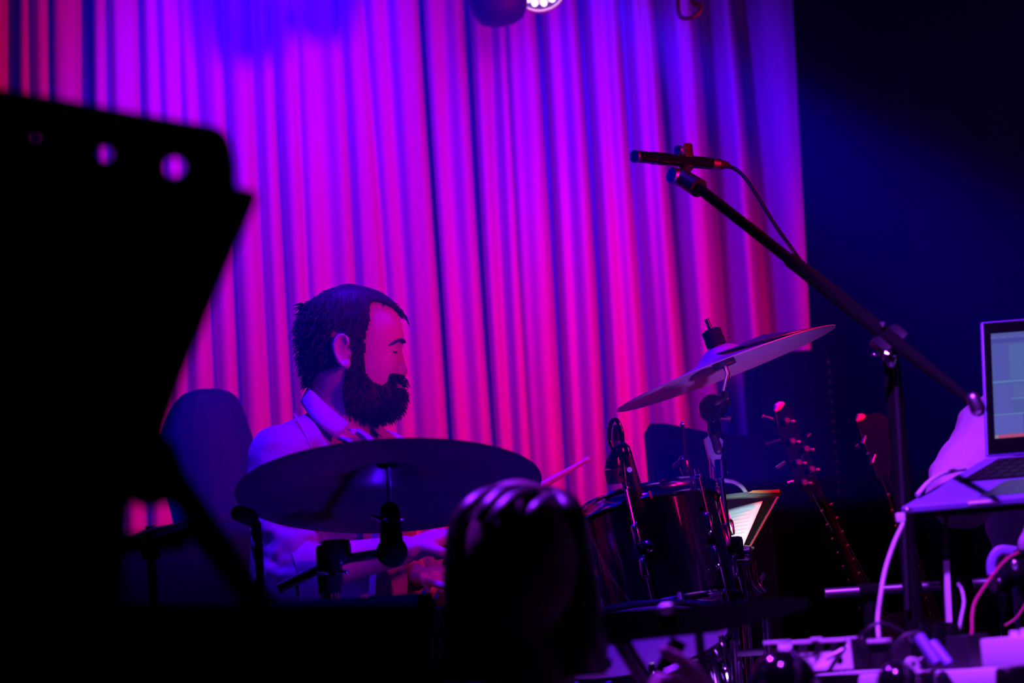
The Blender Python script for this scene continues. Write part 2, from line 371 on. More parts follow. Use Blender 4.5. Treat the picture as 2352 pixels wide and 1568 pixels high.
# ------------------------------------------------------------ people helpers
def hand(mb, W, d, pn, ts=1, curl=(55, 75, 45), sc=1.0, spread=0.0, thumb=(0.55, 0.75, 0.35)):
    W = Vector(W); d = Vector(d).normalized(); pn = Vector(pn); pn = (pn - d * pn.dot(d)).normalized(); lat = d.cross(pn) * ts
    offs = [0.029, 0.010, -0.010, -0.028]; L1 = [0.043, 0.047, 0.044, 0.034]; L2 = [0.026, 0.029, 0.027, 0.020]; L3 = [0.020, 0.021, 0.021, 0.018]; kn = [0.086, 0.090, 0.085, 0.077]
    for i in range(4):
        K = W + (d * kn[i] + lat * offs[i]) * sc
        mb.capsule(W + lat * offs[i] * 0.6 * sc, K, 0.016 * sc, 0.0125 * sc, 12)
        p = K; a = 0
        dd = (d + lat * spread * (1.5 - i) * 0.25).normalized()
        cu = curl[i] if isinstance(curl[0], (tuple, list)) else curl
        for L, c_, ra, rb in ((L1[i], cu[0], .0105, .0092), (L2[i], cu[1], .0092, .0084), (L3[i], cu[2], .0084, .0074)):
            a += c_; q = dd * math.cos(R(a)) + pn * math.sin(R(a)); n = p + q * L * sc
            mb.capsule(p, n, ra * sc, rb * sc, 10); p = n
    mb.ell(W + d * 0.045 * sc + pn * 0.004, (0.05 * sc, 0.038 * sc, 0.015 * sc), d, lat)
    p = W + (d * 0.022 + lat * 0.022) * sc; q = (d * thumb[0] + lat * thumb[1] + pn * thumb[2]).normalized()
    n = p + q * 0.042 * sc; mb.capsule(p, n, 0.015 * sc, 0.0115 * sc, 10); p = n
    q = (d * (thumb[0] + .3) + lat * (thumb[1] - .35) + pn * (thumb[2] + .25)).normalized(); n = p + q * 0.030 * sc; mb.capsule(p, n, 0.0112 * sc, 0.0100 * sc, 10); p = n
    q = (d * (thumb[0] + .5) + lat * (thumb[1] - .6) + pn * (thumb[2] + .35)).normalized(); mb.capsule(p, p + q * 0.024 * sc, 0.0100 * sc, 0.0085 * sc, 10)
def limb(mb, a, b, ra, rb, flat=1.0): mb.capsule(a, b, ra, rb, 18, flat)
def torso_loft(mb, rows, s, n, k=40):     # rows: (centre, half width along s, half depth along n)
    ks = spline([(*c, a, b) for c, a, b in rows], 26); rings_ = []
    for q in ks:
        c = Vector(q[:3]); rings_.append([c + s * (q[3] * math.copysign(abs(math.cos(2 * math.pi * i / k)) ** 0.85, math.cos(2 * math.pi * i / k))) + n * (q[4] * math.sin(2 * math.pi * i / k)) for i in range(k)])
    mb.loft(rings_)
def g(x, s): return math.exp(-(x / s) ** 2)
def head_slices(rows, Y0, n=110, k=96, face=True, tilt=0):
    """rows of (front px, front py, back px, back py, half width in m), read in profile"""
    out = []; ks = spline(rows, n)
    for q in ks:
        Fp = P(q[0], q[1], Y0); Bp = P(q[2], q[3], Y0); C = (Fp + Bp) / 2; D = (Fp - Bp) / 2; wy = q[4]; ring = []
        for i in range(k):
            th = 2 * math.pi * i / k; c = math.cos(th); s_ = math.sin(th)
            c2 = math.copysign(abs(c) ** (0.80 if c > 0 else 0.95), c); s2 = math.copysign(abs(s_) ** 0.92, s_)
            p = C + D * c2 + Vector((0, wy * s2, 0))
            if face and c > 0:
                lat = wy * s2; y = q[1]; d = 0
                nw = 0.0065 + 0.0065 * max(0, min(1, (y - 800) / 50))
                h = np.interp(y, [800, 812, 825, 838, 848, 854, 859, 863, 868], [0, 3.5, 7, 11, 14.5, 16, 13, 7, 0])
                d += h * g(lat, nw) * 1.0
                d += 4.0 * g(y - 851, 7) * (g(lat - 0.014, .006) + g(lat + 0.014, .006))       # nostril wings
                d += 3.0 * g(y - 788, 8) * g(abs(lat) - .025, .022)                            # brow
                d -= 13.0 * g(y - 806, 12) * g(abs(lat) - .030, .015) + 6.0 * g(y - 846, 26) * g(abs(lat) - .021, .007)                           # eye sockets
                d += 3.2 * g(y - 842, 18) * g(abs(lat) - .040, .016)                           # cheekbone
                d += 3.5 * (g(y - 878, 5) + g(y - 891, 5)) * g(lat, .020) - 3.0 * g(y - 884, 3) * g(lat, .024)
                p = p + Vector((1, 0, -0.05)) * (d * S(Y0))
            ring.append(p)
        out.append(ring)
    return out

# ------------------------------------------------------------ the drummer
Y0 = 4.6
s_ax = Vector((0.545, 0.838, 0)).normalized(); n_ax = Vector((0.838, -0.545, 0)).normalized()
dr_base = PZ(760, Y0, STAGE)
dr = thing('person', 'bearded drummer in a pale collared shirt, seen in profile facing right', 'person', dr_base)
HEAD = [(800, 661, 796, 661, .004), (838, 664, 762, 668, .034), (866, 674, 738, 682, .053), (893, 693, 712, 702, .066), (911, 715, 700, 726, .073), (921, 740, 694, 748, .077), (926, 762, 692, 772, .078), (927, 783, 693, 796, .077), (923, 803, 697, 820, .075), (922, 826, 702, 844, .072),
        (922, 850, 708, 866, .069), (922, 872, 713, 886, .064), (922, 892, 713, 903, .060), (916, 912, 710, 918, .057), (893, 932, 707, 934, .056), (862, 950, 704, 952, .057), (850, 980, 698, 975, .060), (850, 1010, 690, 1002, .066)]
body = MB(); body.loft(head_slices(HEAD, Y0))
# ears: helix rim, antihelix, bowl and lobe
for sd in (-1, 1):
    ye = Y0 + sd * 0.078
    hel = [(800, 790), (796, 775), (786, 769), (775, 774), (769, 788), (769, 804), (774, 820), (783, 834), (793, 842), (800, 838), (801, 828)]
    body.tube([P(a, b, ye + sd * (0.012 if 1 < i < 8 else 0.004)) for i, (a, b) in enumerate(spline(hel, 30)) for _ in (0,)] if False else [P(a, b, ye + sd * 0.010) for a, b in spline(hel, 30)], 0.0042, 10)
    body.tube([P(a, b, ye + sd * 0.006) for a, b in spline([(788, 782), (781, 794), (783, 810), (791, 822)], 12)], 0.004, 8)
    body.ell(P(786, 806, ye), (0.018, 0.009, 0.030), (1, 0, 0), (0, 1, 0))
    body.ell(P(797, 836, ye + sd * 0.006), (0.007, 0.006, 0.010), (1, 0, 0), (0, 1, 0))
    body.ell(P(802, 812, ye + sd * 0.002), (0.006, 0.006, 0.008), (1, 0, 0), (0, 1, 0))
    # eyelid
    body.ell(P(897, 805, Y0 + sd * 0.031), (0.0120, 0.0130, 0.0100), (1, 0, 0), (0, 1, 0))
S1 = P(640, 1052, 4.43); E1 = P(656, 1318, 4.33); W1 = P(930, 1262, 4.40)
S2 = P(890, 1058, 4.77); E2 = P(900, 1320, 4.92); W2 = P(955, 1325, 4.72)
hipc = PZ(740, 4.62, 1.02)
nc = P(765, 1000, Y0)
trows = [(nc, .07, .065), (P(763, 1030, 4.6), .155, .085), (P(763, 1070, 4.6), .185, .105), (P(763, 1130, 4.6), .180, .120), (P(760, 1210, 4.6), .170, .125), (P(755, 1300, 4.61), .165, .130), (P(750, 1400, 4.62), .170, .135), (hipc, .180, .140)]
torso_loft(body, [(c, a * .92, b * .92) for c, a, b in trows], s_ax, n_ax)
limb(body, S1, E1, .045, .038); limb(body, E1, E1.lerp(W1, .35), .040, .041); limb(body, E1.lerp(W1, .35), W1, .041, .026)
limb(body, S2, E2, .045, .038); limb(body, E2, W2, .038, .027)
stick_a = P(972, 1270, 4.40); stick_b = P(1355, 1052, 4.45)
sd_ = (stick_b - stick_a).normalized()
hand(body, W1, (P(990, 1240, 4.42) - W1), (0.15, 0.25, -1), ts=-1, curl=(50, 80, 55), sc=0.98)
hand(body, W2, (P(1010, 1318, 4.64) - W2), (0.1, 0.2, -1), ts=1, curl=(50, 80, 55), sc=0.98)
fused(body, 'body', M['skin'], dr, voxel=0.0034, smooth=2)
# shirt
sh = MB(); torso_loft(sh, [(nc - UP * .01, .085, .078)] + [(c, a, b) for c, a, b in trows[1:]], s_ax, n_ax)
limb(sh, S1, E1, .062, .054); limb(sh, E1, E1.lerp(W1, .16), .056, .054); limb(sh, S1, nc + s_ax * -.03, .055, .05)
limb(sh, S2, E2, .060, .052); limb(sh, E2, E2.lerp(W2, .25), .054, .050); limb(sh, S2, nc + s_ax * .03, .055, .05)
e1 = Vector(E1); e2 = Vector(E2)
def wrinkle(co, n):
    q = noise.noise(co * 7) * .006 + noise.noise(Vector((co.x * 10, co.y * 10, co.z * 34 + 8 * noise.noise(co * 6)))) * .0035
    k = g((co - e1).length, .16); z_ = co.z * 80 + co.x * 55
    q += k * (.017 * noise.noise(Vector((co.x * 13 - co.z * 9, co.y * 12, co.z * 38 + co.x * 14))) + .005 * noise.noise(co * 55))
    return q
fused(sh, 'shirt', M['shirt'], dr, voxel=0.0065, smooth=4, disp=wrinkle)
# rolled sleeve cuffs
for E_, W_, a_ in ((E1, W1, .16), (E2, W2, .25)):
    d_ = (W_ - E_).normalized(); c_ = E_.lerp(W_, a_)
    mb = MB(); mb.lathe([(.041, -.03), (.057, -.028), (.059, -.01), (.057, .012), (.052, .016), (.041, .012)], c_, d_, 40); mb.build('sleeve_cuff', M['collar'], dr)
# collar: near wing, far wing and band, button placket
def cloth(pts, name, mt, th=.004):       # grid rows of world points -> thick cloth
    r_, c_ = len(pts), len(pts[0]); mb = MB(); mb.add([p for row in pts for p in row], [(i * c_ + j, i * c_ + j + 1, (i + 1) * c_ + j + 1, (i + 1) * c_ + j) for i in range(r_ - 1) for j in range(c_ - 1)])
    o = mb.build(name, mt, dr, angle=60); md = o.modifiers.new('t', 'SOLIDIFY'); md.thickness = th; md.offset = 0; return o
top = spline([(706, 893, 4.60), (716, 897, 4.545), (740, 921, 4.520), (770, 948, 4.512), (803, 975, 4.510)], 14)
bot = spline([(692, 922, 4.60), (700, 936, 4.525), (718, 962, 4.490), (745, 988, 4.478), (775, 1008, 4.480)], 14)
cloth([[P(*(a * (1 - t) + b * t + np.array([0, 0, -.010 * math.sin(math.pi * t)]))) for a, b in zip(top, bot)] for t in (0, .25, .5, .75, 1)], 'collar_wing', M['collar'])
top = spline([(706, 893, 4.60), (722, 897, 4.655), (780, 930, 4.68), (835, 962, 4.65), (862, 985, 4.60)], 14)
bot = spline([(692, 922, 4.60), (706, 934, 4.68), (780, 960, 4.71), (850, 985, 4.68), (878, 1004, 4.62)], 14)
cloth([[P(*(a * (1 - t) + b * t)) for a, b in zip(top, bot)] for t in (0, .33, .66, 1)], 'collar_wing', M['collar'])
pk = spline([(812, 985, 4.50), (845, 1010, 4.478), (866, 1060, 4.462), (872, 1130, 4.455), (868, 1250, 4.455), (860, 1400, 4.46)], 20)
cloth([[P(a[0] + dx, a[1], a[2] + dy) for a in pk] for dx, dy in ((-14, .004), (0, -.006), (14, .004))], 'button_placket', M['shirt'], .003)
for k in (0, 4, 8, 12, 16):
    p = P(pk[k][0], pk[k][1] + 6, pk[k][2] - .009); mb = MB(); mb.lathe([(0, .0035), (.0045, .0035), (.0055, .002), (.0055, 0)], p, (0, -1, 0), 14); mb.build('shirt_button', M['white'], dr)
mb = MB(); mb.tube([P(*q) for q in spline([(676, 950, 4.475), (690, 975, 4.435), (706, 1005, 4.418), (716, 1035, 4.415), (722, 1080, 4.42)], 16)], .0022, 8, flat=.5); mb.build('shoulder_seam', M['seam'], dr)
# hair cap, sideburn and beard as shells around the head
def shell(rows, name, thick, keep, n=170, k=200, rough=.003, tuft=0, tl=.012, md_=(0, 0, -1), mt='hair'):
    rg = head_slices(rows, Y0, n, k, face=True); nr = len(rg); ce = [sum((p for p in r_), Vector()) / len(r_) for r_ in rg]; keys = spline(rows, n)
    vv = []; ff = []; used = {}; tf = []
    def pt(i, j, extra=0):
        p = rg[i][j]; c = ce[min(max(i, 14), nr - 1)]; d = (p - c).normalized(); th = thick(i / (nr - 1), 2 * math.pi * j / k, p)
        return p + d * (th + rough * .3 * noise.noise(p * 60) + rough * .3 * noise.noise(Vector((p.x * 25, p.y * 160, p.z * 40))) + extra)
    for i in range(nr - 1):
        for j in range(k):
            j2 = (j + 1) % k; q = (i, j), (i, j2), (i + 1, j2), (i + 1, j)
            cx = sum((rg[a][b] for a, b in q), Vector()) / 4
            if keep(i / (nr - 1), 2 * math.pi * (j + .5) / k, cx):
                idx = []
                for a in q:
                    if a not in used: used[a] = len(vv); vv.append(pt(*a))
                    idx.append(used[a])
                ff.append(tuple(idx))
                if tuft and random.random() < tuft: tf.append((vv[idx[0]].copy(), (vv[idx[0]] - ce[i]).normalized()))
    mb = MB(); mb.add(vv, ff); sb = MB()
    for p, d in tf:
        q = (d * .28 + Vector(md_) * .9 + Vector((random.uniform(-.35, .35), random.uniform(-.35, .35), random.uniform(-.3, .3)))).normalized(); L = tl * random.uniform(.5, 1.2)
        sb.tube([p - d * .003, p + q * L * .6 + d * .001, p + q * L + Vector((0, 0, -.15 * L))], [.0009, .0007, .0002], 4, False)
    o = mb.build(name, M[mt], dr, angle=180); md = o.modifiers.new('t', 'SOLIDIFY'); md.thickness = .006; md.offset = -1
    if tf: q = sb.build(name + '_strands', M[mt], dr, angle=180); q['kind'] = 'stuff'
    return o
def pxof(p):
    d = p - CAM; k = F / d.dot(fw); return 1176 + d.dot(rt) * k, 784 - d.dot(up) * k
def inside(x, y, poly):
    c = False; n = len(poly)
    for i in range(n):
        (x1, y1), (x2, y2) = poly[i], poly[(i + 1) % n]
        if (y1 > y) != (y2 > y) and x < (x2 - x1) * (y - y1) / (y2 - y1) + x1: c = not c
    return c
hair_poly = [(600, 500), (1000, 500), (1000, 700), (940, 745), (928, 733), (916, 722), (900, 708), (880, 700), (862, 697), (850, 704), (850, 724), (853, 745), (846, 770), (842, 795), (842, 830), (842, 850), (806, 850), (803, 826), (803, 795), (800, 772), (788, 764), (774, 770), (769, 790), (771, 812), (780, 834), (796, 850), (770, 857), (745, 862), (720, 885), (704, 892), (600, 892)]
def sidex(p): return p + Vector((0, 0, 0))
shell(HEAD, 'hair', lambda u, th, p: .007 + .003 * g(u - .15, .2), lambda u, th, p: inside(*pxof(Vector((p.x, Y0, p.z))), hair_poly), tuft=.17, tl=.015, md_=(-.3, 0, -.6))
beard_poly = [(806, 850), (842, 850), (846, 870), (858, 885), (880, 893), (893, 884), (897, 866), (915, 863), (921, 865), (980, 872), (980, 882), (905, 884), (905, 893), (980, 896), (980, 1100), (840, 1100), (800, 940), (795, 900)]
BEARD = HEAD[:11] + [(921, 872, 713, 886, .064), (920, 892, 713, 903, .063), (920, 914, 710, 918, .063), (912, 938, 707, 934, .060), (896, 955, 712, 952, .056), (878, 962, 740, 965, .045), (850, 968, 780, 975, .03)]
shell(BEARD, 'beard', lambda u, th, p: (.0045 + .005 * g(pxof(p)[1] - 930, 30)), lambda u, th, p: inside(*pxof(Vector((p.x, Y0, p.z))), beard_poly) and pxof(Vector((p.x, Y0, p.z)))[0] > 795, tuft=.2, tl=.013, md_=(.25, 0, -.8), rough=.004)
for sd in (-1, 1):
    mb = MB(); mb.tube([P(*q) for q in spline([(929, 786, Y0 + sd * .012), (924, 781, Y0 + sd * .028), (914, 782, Y0 + sd * .045), (900, 791, Y0 + sd * .059)], 10)], [.003, .0042, .0045, .0045, .0045, .004, .004, .0035, .003, .002], 8, flat=.8); mb.build('eyebrow', M['hair'], dr)
    mb = MB(); mb.tube([P(*q) for q in spline([(911, 808, Y0 + sd * .024), (911, 809, Y0 + sd * .033), (904, 808, Y0 + sd * .043)], 8)], .0017, 6); mb.build('eyelashes', M['hair'], dr)
# crown tuft sticking out at the back
mb = MB()
for a in range(26):
    x = 688 + random.uniform(-4, 14); y = 742 - random.uniform(0, 45)
    mb.tube([P(x + 8, y, Y0 + random.uniform(-.03, .03)), P(x - 2, y + 2, Y0), P(x - 10 + random.uniform(-3, 3), y + random.uniform(-2, 10), Y0 + random.uniform(-.02, .02))], [.003, .002, .0003], 4, False)
for a in range(30):
    x = 905 + random.uniform(-14, 24); y = 700 + (x - 905) * .9
    mb.tube([P(x - 6, y - 2, Y0 + random.uniform(-.03, .03)), P(x + 4, y + 6, Y0), P(x + 12, y + 20 + random.uniform(0, 8), Y0 + random.uniform(-.02, .02))], [.0035, .0025, .0004], 4, False)
q = mb.build('hair_fringe', M['hair'], dr); q['kind'] = 'stuff'
# trousers and shoes
tr = MB(); hz_ = hipc.z - .03
for sd, Yk in ((-1, 4.38), (1, 4.86)):
    h = hipc + s_ax * (sd * .09); h.z = hz_; kx = hipc.x + .43; k_ = Vector((kx, Yk, hz_ + .03)); a_ = Vector((kx + .04, Yk, STAGE + .10))
    limb(tr, h, k_, .085, .062); limb(tr, k_, a_, .060, .045)
    sb = MB(); sb.capsule(a_ + Vector((-.02, 0, -.055)), a_ + Vector((.16, 0, -.06)), .042, .035, 14, .9); sb.build('shoe', M['black'], dr)
tr.ell(hipc - UP * .02, (.17, .19, .12)); fused(tr, 'trousers', M['darkcloth'], dr, .012, 4)
# drum throne
th = thing('drum_throne', 'round black drum stool under the drummer', 'stool', Vector((hipc.x, hipc.y, STAGE)))
zs_ = hipc.z - .14
mb = MB(); mb.lathe([(0, 0), (.15, 0), (.165, -.02), (.165, -.06), (.15, -.08), (0, -.08)], Vector((hipc.x, hipc.y, zs_)), UP, 40); mb.build('seat', M['black'], th)
mb = MB(); mb.tube([(hipc.x, hipc.y, zs_ - .08), (hipc.x, hipc.y, STAGE + .15)], .014); mb.build('post', M['chrome'], th)
for k in range(3):
    a = R(120 * k + 20); mb = MB(); mb.tube([(hipc.x, hipc.y, STAGE + .26), (hipc.x + .25 * math.cos(a), hipc.y + .25 * math.sin(a), STAGE + .012)], .010); mb.build('leg', M['chrome'], th)
def stick(a, b, label):
    a = Vector(a); b = Vector(b); L = (b - a).length; d = (b - a) / L
    mb = MB(); mb.tube([a - d * .02, a - d * .017, a, a + d * L * .72, a + d * L * .94, a + d * L * .955, a + d * L * .975, a + d * L * .99, a + d * L], [.003, .0068, .0072, .0072, .0042, .0036, .0052, .0050, .002], 16)
    return tag(mb.build('drumstick', M['wood']), label, 'drumstick', 'drumsticks in the drummer\'s hands')
stick(stick_a, stick_b, 'pale drumstick pointing up to the right behind the large cymbal')
stick(P(965, 1330, 4.66), P(1180, 1390, 4.3), 'second drumstick held low in the drummer\'s far hand')

# ------------------------------------------------------------ long-haired person behind the drummer
YB = 5.3; hb = P(472, 990, YB)
pb = thing('person', 'dark silhouetted person with long smooth hair seated left behind the drummer', 'person', Vector((hb.x, hb.y, STAGE)))
bm_ = MB(); bm_.ell(hb + Vector((0, 0, -.01)), (.070, .070, .095)); limb(bm_, hb - UP * .08, hb - UP * .22, .055, .06)
rows = [(hb - UP * .20, .07, .06), (hb - UP * .25, .17, .09), (hb - UP * .32, .20, .12), (hb - UP * .5, .18, .12), (Vector((hb.x, hb.y, STAGE + .60)), .19, .14)]
torso_loft(bm_, rows, Vector((1, 0, 0)), Vector((0, 1, 0)))
for sd in (-1, 1): limb(bm_, hb + Vector((sd * .19, 0, -.28)), hb + Vector((sd * .24, -.05, -.52)), .05, .042); limb(bm_, hb + Vector((sd * .24, -.05, -.52)), hb + Vector((sd * .12, -.26, -.55)), .042, .03); hand(bm_, hb + Vector((sd * .12, -.26, -.55)), (-sd * .2, -1, 0), (0, 0, -1), ts=sd, curl=(20, 30, 20))
fused(bm_, 'body', M['skin2'], pb, .008, 3)
hm = MB(); k = 60; rings_ = []
for q in spline([(430, 895, 440, 2), (472, 893, 0, 30), (472, 905, 0, 62), (470, 935, 0, 85), (468, 975, 0, 100), (470, 1020, 0, 110), (476, 1080, 0, 108), (484, 1150, 0, 100), (492, 1220, 0, 90), (498, 1280, 0, 70)][1:], 50):
    c = P(q[0], q[1], YB); r_ = q[3] * S(YB); rings_.append([c + Vector((r_ * math.cos(2 * math.pi * i / k), r_ * 1.0 * math.sin(2 * math.pi * i / k) + .02, 0)) + Vector((math.cos(2 * math.pi * i / k), math.sin(2 * math.pi * i / k), 0)) * (.006 * noise.noise(Vector((math.cos(2 * math.pi * i / k) * 5, math.sin(2 * math.pi * i / k) * 5, q[1] * .004)))) for i in range(k)])
hm2 = [[p if True else p for p in r_] for r_ in rings_]
mb = MB(); mb.loft([[c_ for c_ in r_] for r_ in hm2]); mb.build('hair', mat('black_hair', (.010, .008, .010), .7, nscale=60, namt=.3, spec=.1), pb, angle=180)
jk = MB(); torso_loft(jk, [(c, a * 1.08, b * 1.12) for c, a, b in rows], Vector((1, 0, 0)), Vector((0, 1, 0)))
for sd in (-1, 1): limb(jk, hb + Vector((sd * .19, 0, -.28)), hb + Vector((sd * .24, -.05, -.52)), .062, .054); limb(jk, hb + Vector((sd * .24, -.05, -.52)), hb + Vector((sd * .13, -.23, -.55)), .052, .04)
fused(jk, 'jacket', M['darkcloth'], pb, .012, 4, disp=lambda c, n: .006 * noise.noise(c * 9))
tr = MB()
for sd in (-1, 1):
    h = Vector((hb.x + sd * .10, hb.y, STAGE + .58)); k_ = h + Vector((sd * .05, -.40, .0)); limb(tr, h, k_, .08, .06); limb(tr, k_, k_ + Vector((0, -.03, -.46)), .058, .045)
    sb = MB(); sb.capsule(k_ + Vector((0, -.02, -.535)), k_ + Vector((0, -.17, -.54)), .04, .034, 14); sb.build('shoe', M['black'], pb)
fused(tr, 'trousers', M['darkcloth'], pb, .014, 3)
st = thing('stool', 'low dark stool under the long-haired person', 'stool', Vector((hb.x, hb.y, STAGE)))
mb = MB(); mb.lathe([(0, 0), (.17, 0), (.18, -.02), (.17, -.05), (0, -.05)], Vector((hb.x, hb.y, STAGE + .47)), UP, 36); mb.build('seat', M['black'], st)
for k in range(4):
    a = R(90 * k + 45); mb = MB(); mb.tube([(hb.x + .10 * math.cos(a), hb.y + .10 * math.sin(a), STAGE + .42), (hb.x + .17 * math.cos(a), hb.y + .17 * math.sin(a), STAGE + .006)], .013); mb.build('leg', M['matte'], st)
# ------------------------------------------------------------ cymbals and drums
def cymbal(name, c, U, V, r, label, mt, bell=True, base=None, parent_cat='cymbal'):
    U = Vector(U).normalized(); V = Vector(V); V = (V - U * U.dot(V)).normalized(); A = U.cross(V)
    if A.z < 0: A = -A
    h = r * .13
    prof = []
    for q in np.linspace(.03, 1, 40):
        z = h * (1 - q) ** 1.3 + (r * .085 * math.exp(-(q / .20) ** 4) if bell else 0)
        z += 0.0004 * math.sin(q * 150)
        prof.append((q * r, z))
    low = [(a, z - .0012) for a, z in reversed(prof)]
    mb = MB(); mb.lathe(prof + low + [prof[0]], c, A, 96)
    t = thing(name, label, parent_cat, Vector(c)); mb.build('disc', mt, t, angle=60)
    if not bell: return t, A, h
    mb = MB(); mb.lathe([(.006, h + r * .085 - .001), (.02, h + r * .085 - .001), (.02, h + r * .085 + .014), (.006, h + r * .085 + .014)], c, A, 24); mb.build('felt_washer', M['felt'], t)
    mb = MB(); mb.lathe([(.006, h + r * .085 - .016), (.018, h + r * .085 - .016), (.022, h + r * .085 - .004), (.006, h + r * .085 - .003)], c, A, 24); mb.build('felt_washer', M['felt'], t)
    return t, A, h + r * .085
cl = P(893, 1120, 4.0)
U = rt * 349 - up * -25; U.normalize()
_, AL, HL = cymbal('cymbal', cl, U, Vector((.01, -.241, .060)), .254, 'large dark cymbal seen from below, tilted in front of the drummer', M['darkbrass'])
cr = P(1667, 846, 4.7)
U2 = (rt * 251 + up * 96).normalized(); V2 = Vector((.02, -.225, 0)) + (rt * -12 + up * 4) * S(4.7)
_, AR, HR = cymbal('cymbal', cr, U2, V2, .2285, 'tilted bronze cymbal with pale underside on the right-hand stand', M['brass'])
U3 = (rt * 251 + up * 66).normalized()
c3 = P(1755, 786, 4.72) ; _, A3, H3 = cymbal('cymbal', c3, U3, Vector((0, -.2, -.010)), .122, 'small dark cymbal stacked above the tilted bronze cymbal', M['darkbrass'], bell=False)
def tube(name, pts, r_, mt, par_, seg=16, **k): mb = MB(); mb.tube(pts, r_, seg); return mb.build(name, mt, par_, **k)
def tripod(par_, foot, zhub, spread=.28, rr=.010, mt=None, n=3, a0=20):
    f = Vector(foot)
    for k in range(n):
        a = R(360 / n * k + a0); e = Vector((f.x + spread * math.cos(a), f.y + spread * math.sin(a), STAGE + .012))
        leg = tube('leg', [Vector((f.x, f.y, zhub)), e], rr, mt or M['chrome'], par_)
        mb = MB(); mb.ell(e, (.022, .014, .011), (math.cos(a), math.sin(a), 0), (-math.sin(a), math.cos(a), 0), 12, 8); mb.build('rubber_foot', M['black'], leg)
def wing(par_, c, d, L=.03, mt=None):
    d = Vector(d).normalized(); s = d.cross(fw).normalized(); mb = MB()
    mb.lathe([(0, .012), (.007, .010), (.008, 0), (.008, -.008)], c, d, 16); mb.capsule(Vector(c) + s * .004, Vector(c) + s * L + d * .012, .005, .006, 10, .6); mb.capsule(Vector(c) - s * .004, Vector(c) - s * L + d * .012, .005, .006, 10, .6)
    return mb.build('wing_nut', mt or M['chrome'], par_)
# left stand: boom arm, clamp, pole
pc = P(757, 1295, 4.12)
ls = thing('cymbal_stand', 'boom stand with a black clamp carrying the large dark cymbal', 'cymbal stand', Vector((pc.x, pc.y, STAGE)))
topb = cl + AL * (HL + .03); botb = cl - AL * .06
tube('cymbal_rod', [topb, botb], .0045, M['chrome'], ls)
mb = MB(); mb.capsule(botb + AL * .02, botb - AL * .045, .016, .020, 16); mb.ell(botb - AL * .05, (.026, .016, .026)); mb.build('tilter', M['matte'], ls)
wing(ls, P(890, 1200, 3.98), (0.1, -.6, .5), .022)
tube('boom_arm', [botb - AL * .05, P(800, 1282, 4.12), P(742, 1302, 4.13), P(640, 1352, 4.14)], .0085, M['chrome'], ls)
mb = MB(); mb.box(P(757, 1300, 4.12), (.042, .045, .075), bev=.010); mb.box(P(772, 1262, 4.12), (.05, .04, .035), bev=.010); mb.lathe([(0, .02), (.018, .02), (.02, -.02), (0, -.02)], P(757, 1335, 4.11), UP, 24); mb.build('boom_clamp', M['black'], ls)
wing(ls, P(765, 1315, 4.085), (0, -1, 0), .022)
tube('pole', [P(757, 1310, 4.12), Vector((pc.x, pc.y, STAGE + .10))], .0125, M['chrome'], ls); tripod(ls, pc, STAGE + .45)
# right stand
q0 = P(1672, 1275, 4.7); rs = thing('cymbal_stand', 'chrome cymbal stand with ratchet tilter right of the drums', 'cymbal stand', Vector((q0.x + .02, q0.y, STAGE)))
tp = cr + AR * (HR + .055); bt = P(1662, 905, 4.70)
tube('cymbal_rod', [tp, cr - AR * .01, bt], .0048, M['chrome'], rs)
mb = MB(); mb.lathe([(.005, HR + .012), (.019, HR + .012), (.020, HR + .030), (.012, HR + .034), (.005, HR + .034)], cr, AR, 20); mb.build('felt_stack', M['felt'], rs)
mb = MB(); mb.lathe([(.006, -.045), (.024, -.045), (.022, -.020), (.016, -.01), (.006, -.01)], cr + AR * HR, AR, 24); mb.build('cymbal_seat', M['black'], rs)
mb = MB(); mb.lathe([(0, .014), (.024, .014), (.027, .010), (.027, -.010), (.024, -.014), (0, -.014)], P(1636, 938, 4.69), (0.15, -1, .1), 36); mb.build('ratchet_disc', M['gloss'], rs)
mb = MB(); mb.tube([bt, P(1664, 920, 4.69), P(1655, 932, 4.69), P(1638, 938, 4.70)], [.010, .014, .018, .018], 16); mb.build('tilter_neck', M['gloss'], rs)
tube('wing_screw', [P(1655, 962, 4.68), P(1682, 964, 4.66)], [.004, .006], M['chrome'], rs, 10)
tube('upper_tube', [P(1636, 945, 4.70), P(1640, 985, 4.70), P(1646, 1010, 4.70)], .0135, M['gloss'], rs)
mb = MB(); mb.prism([P(1618, 1008, 4.685), P(1628, 1000, 4.685), P(1640, 1030, 4.685), P(1654, 1004, 4.685), P(1661, 1012, 4.685), P(1655, 1060, 4.685), P(1648, 1075, 4.685), P(1636, 1072, 4.685), P(1628, 1050, 4.685)], (0, .028, 0)); mb.build('height_clamp', M['steel'], rs)
mb = MB(); mb.capsule(P(1640, 1004, 4.678), P(1650, 1034, 4.672), .007, .009, 12); mb.build('clamp_lever', M['black'], rs)
mb = MB(); mb.lathe([(0, .018), (.017, .018), (.017, -.018), (0, -.018)], P(1650, 1078, 4.70), UP, 24); mb.build('collar', M['chrome'], rs)
tube('pole', [P(1648, 1070, 4.7), P(1674, 1280, 4.7), Vector((q0.x + .02, q0.y, STAGE + .12))], .0098, M['chrome'], rs, 20)
mb = MB(); mb.box(P(1680, 1262, 4.69), (.045, .04, .05), bev=.008); mb.build('lower_clamp', M['gloss'], rs)
for a, b in (((1686, 1290), (1722, 1288)), ((1684, 1312), (1700, 1310))): tube('clamp_rod', [P(*a, 4.67), P(*b, 4.66)], .005, M['chrome'], rs, 10)
tripod(rs, (q0.x + .02, q0.y, 0), STAGE + .5)
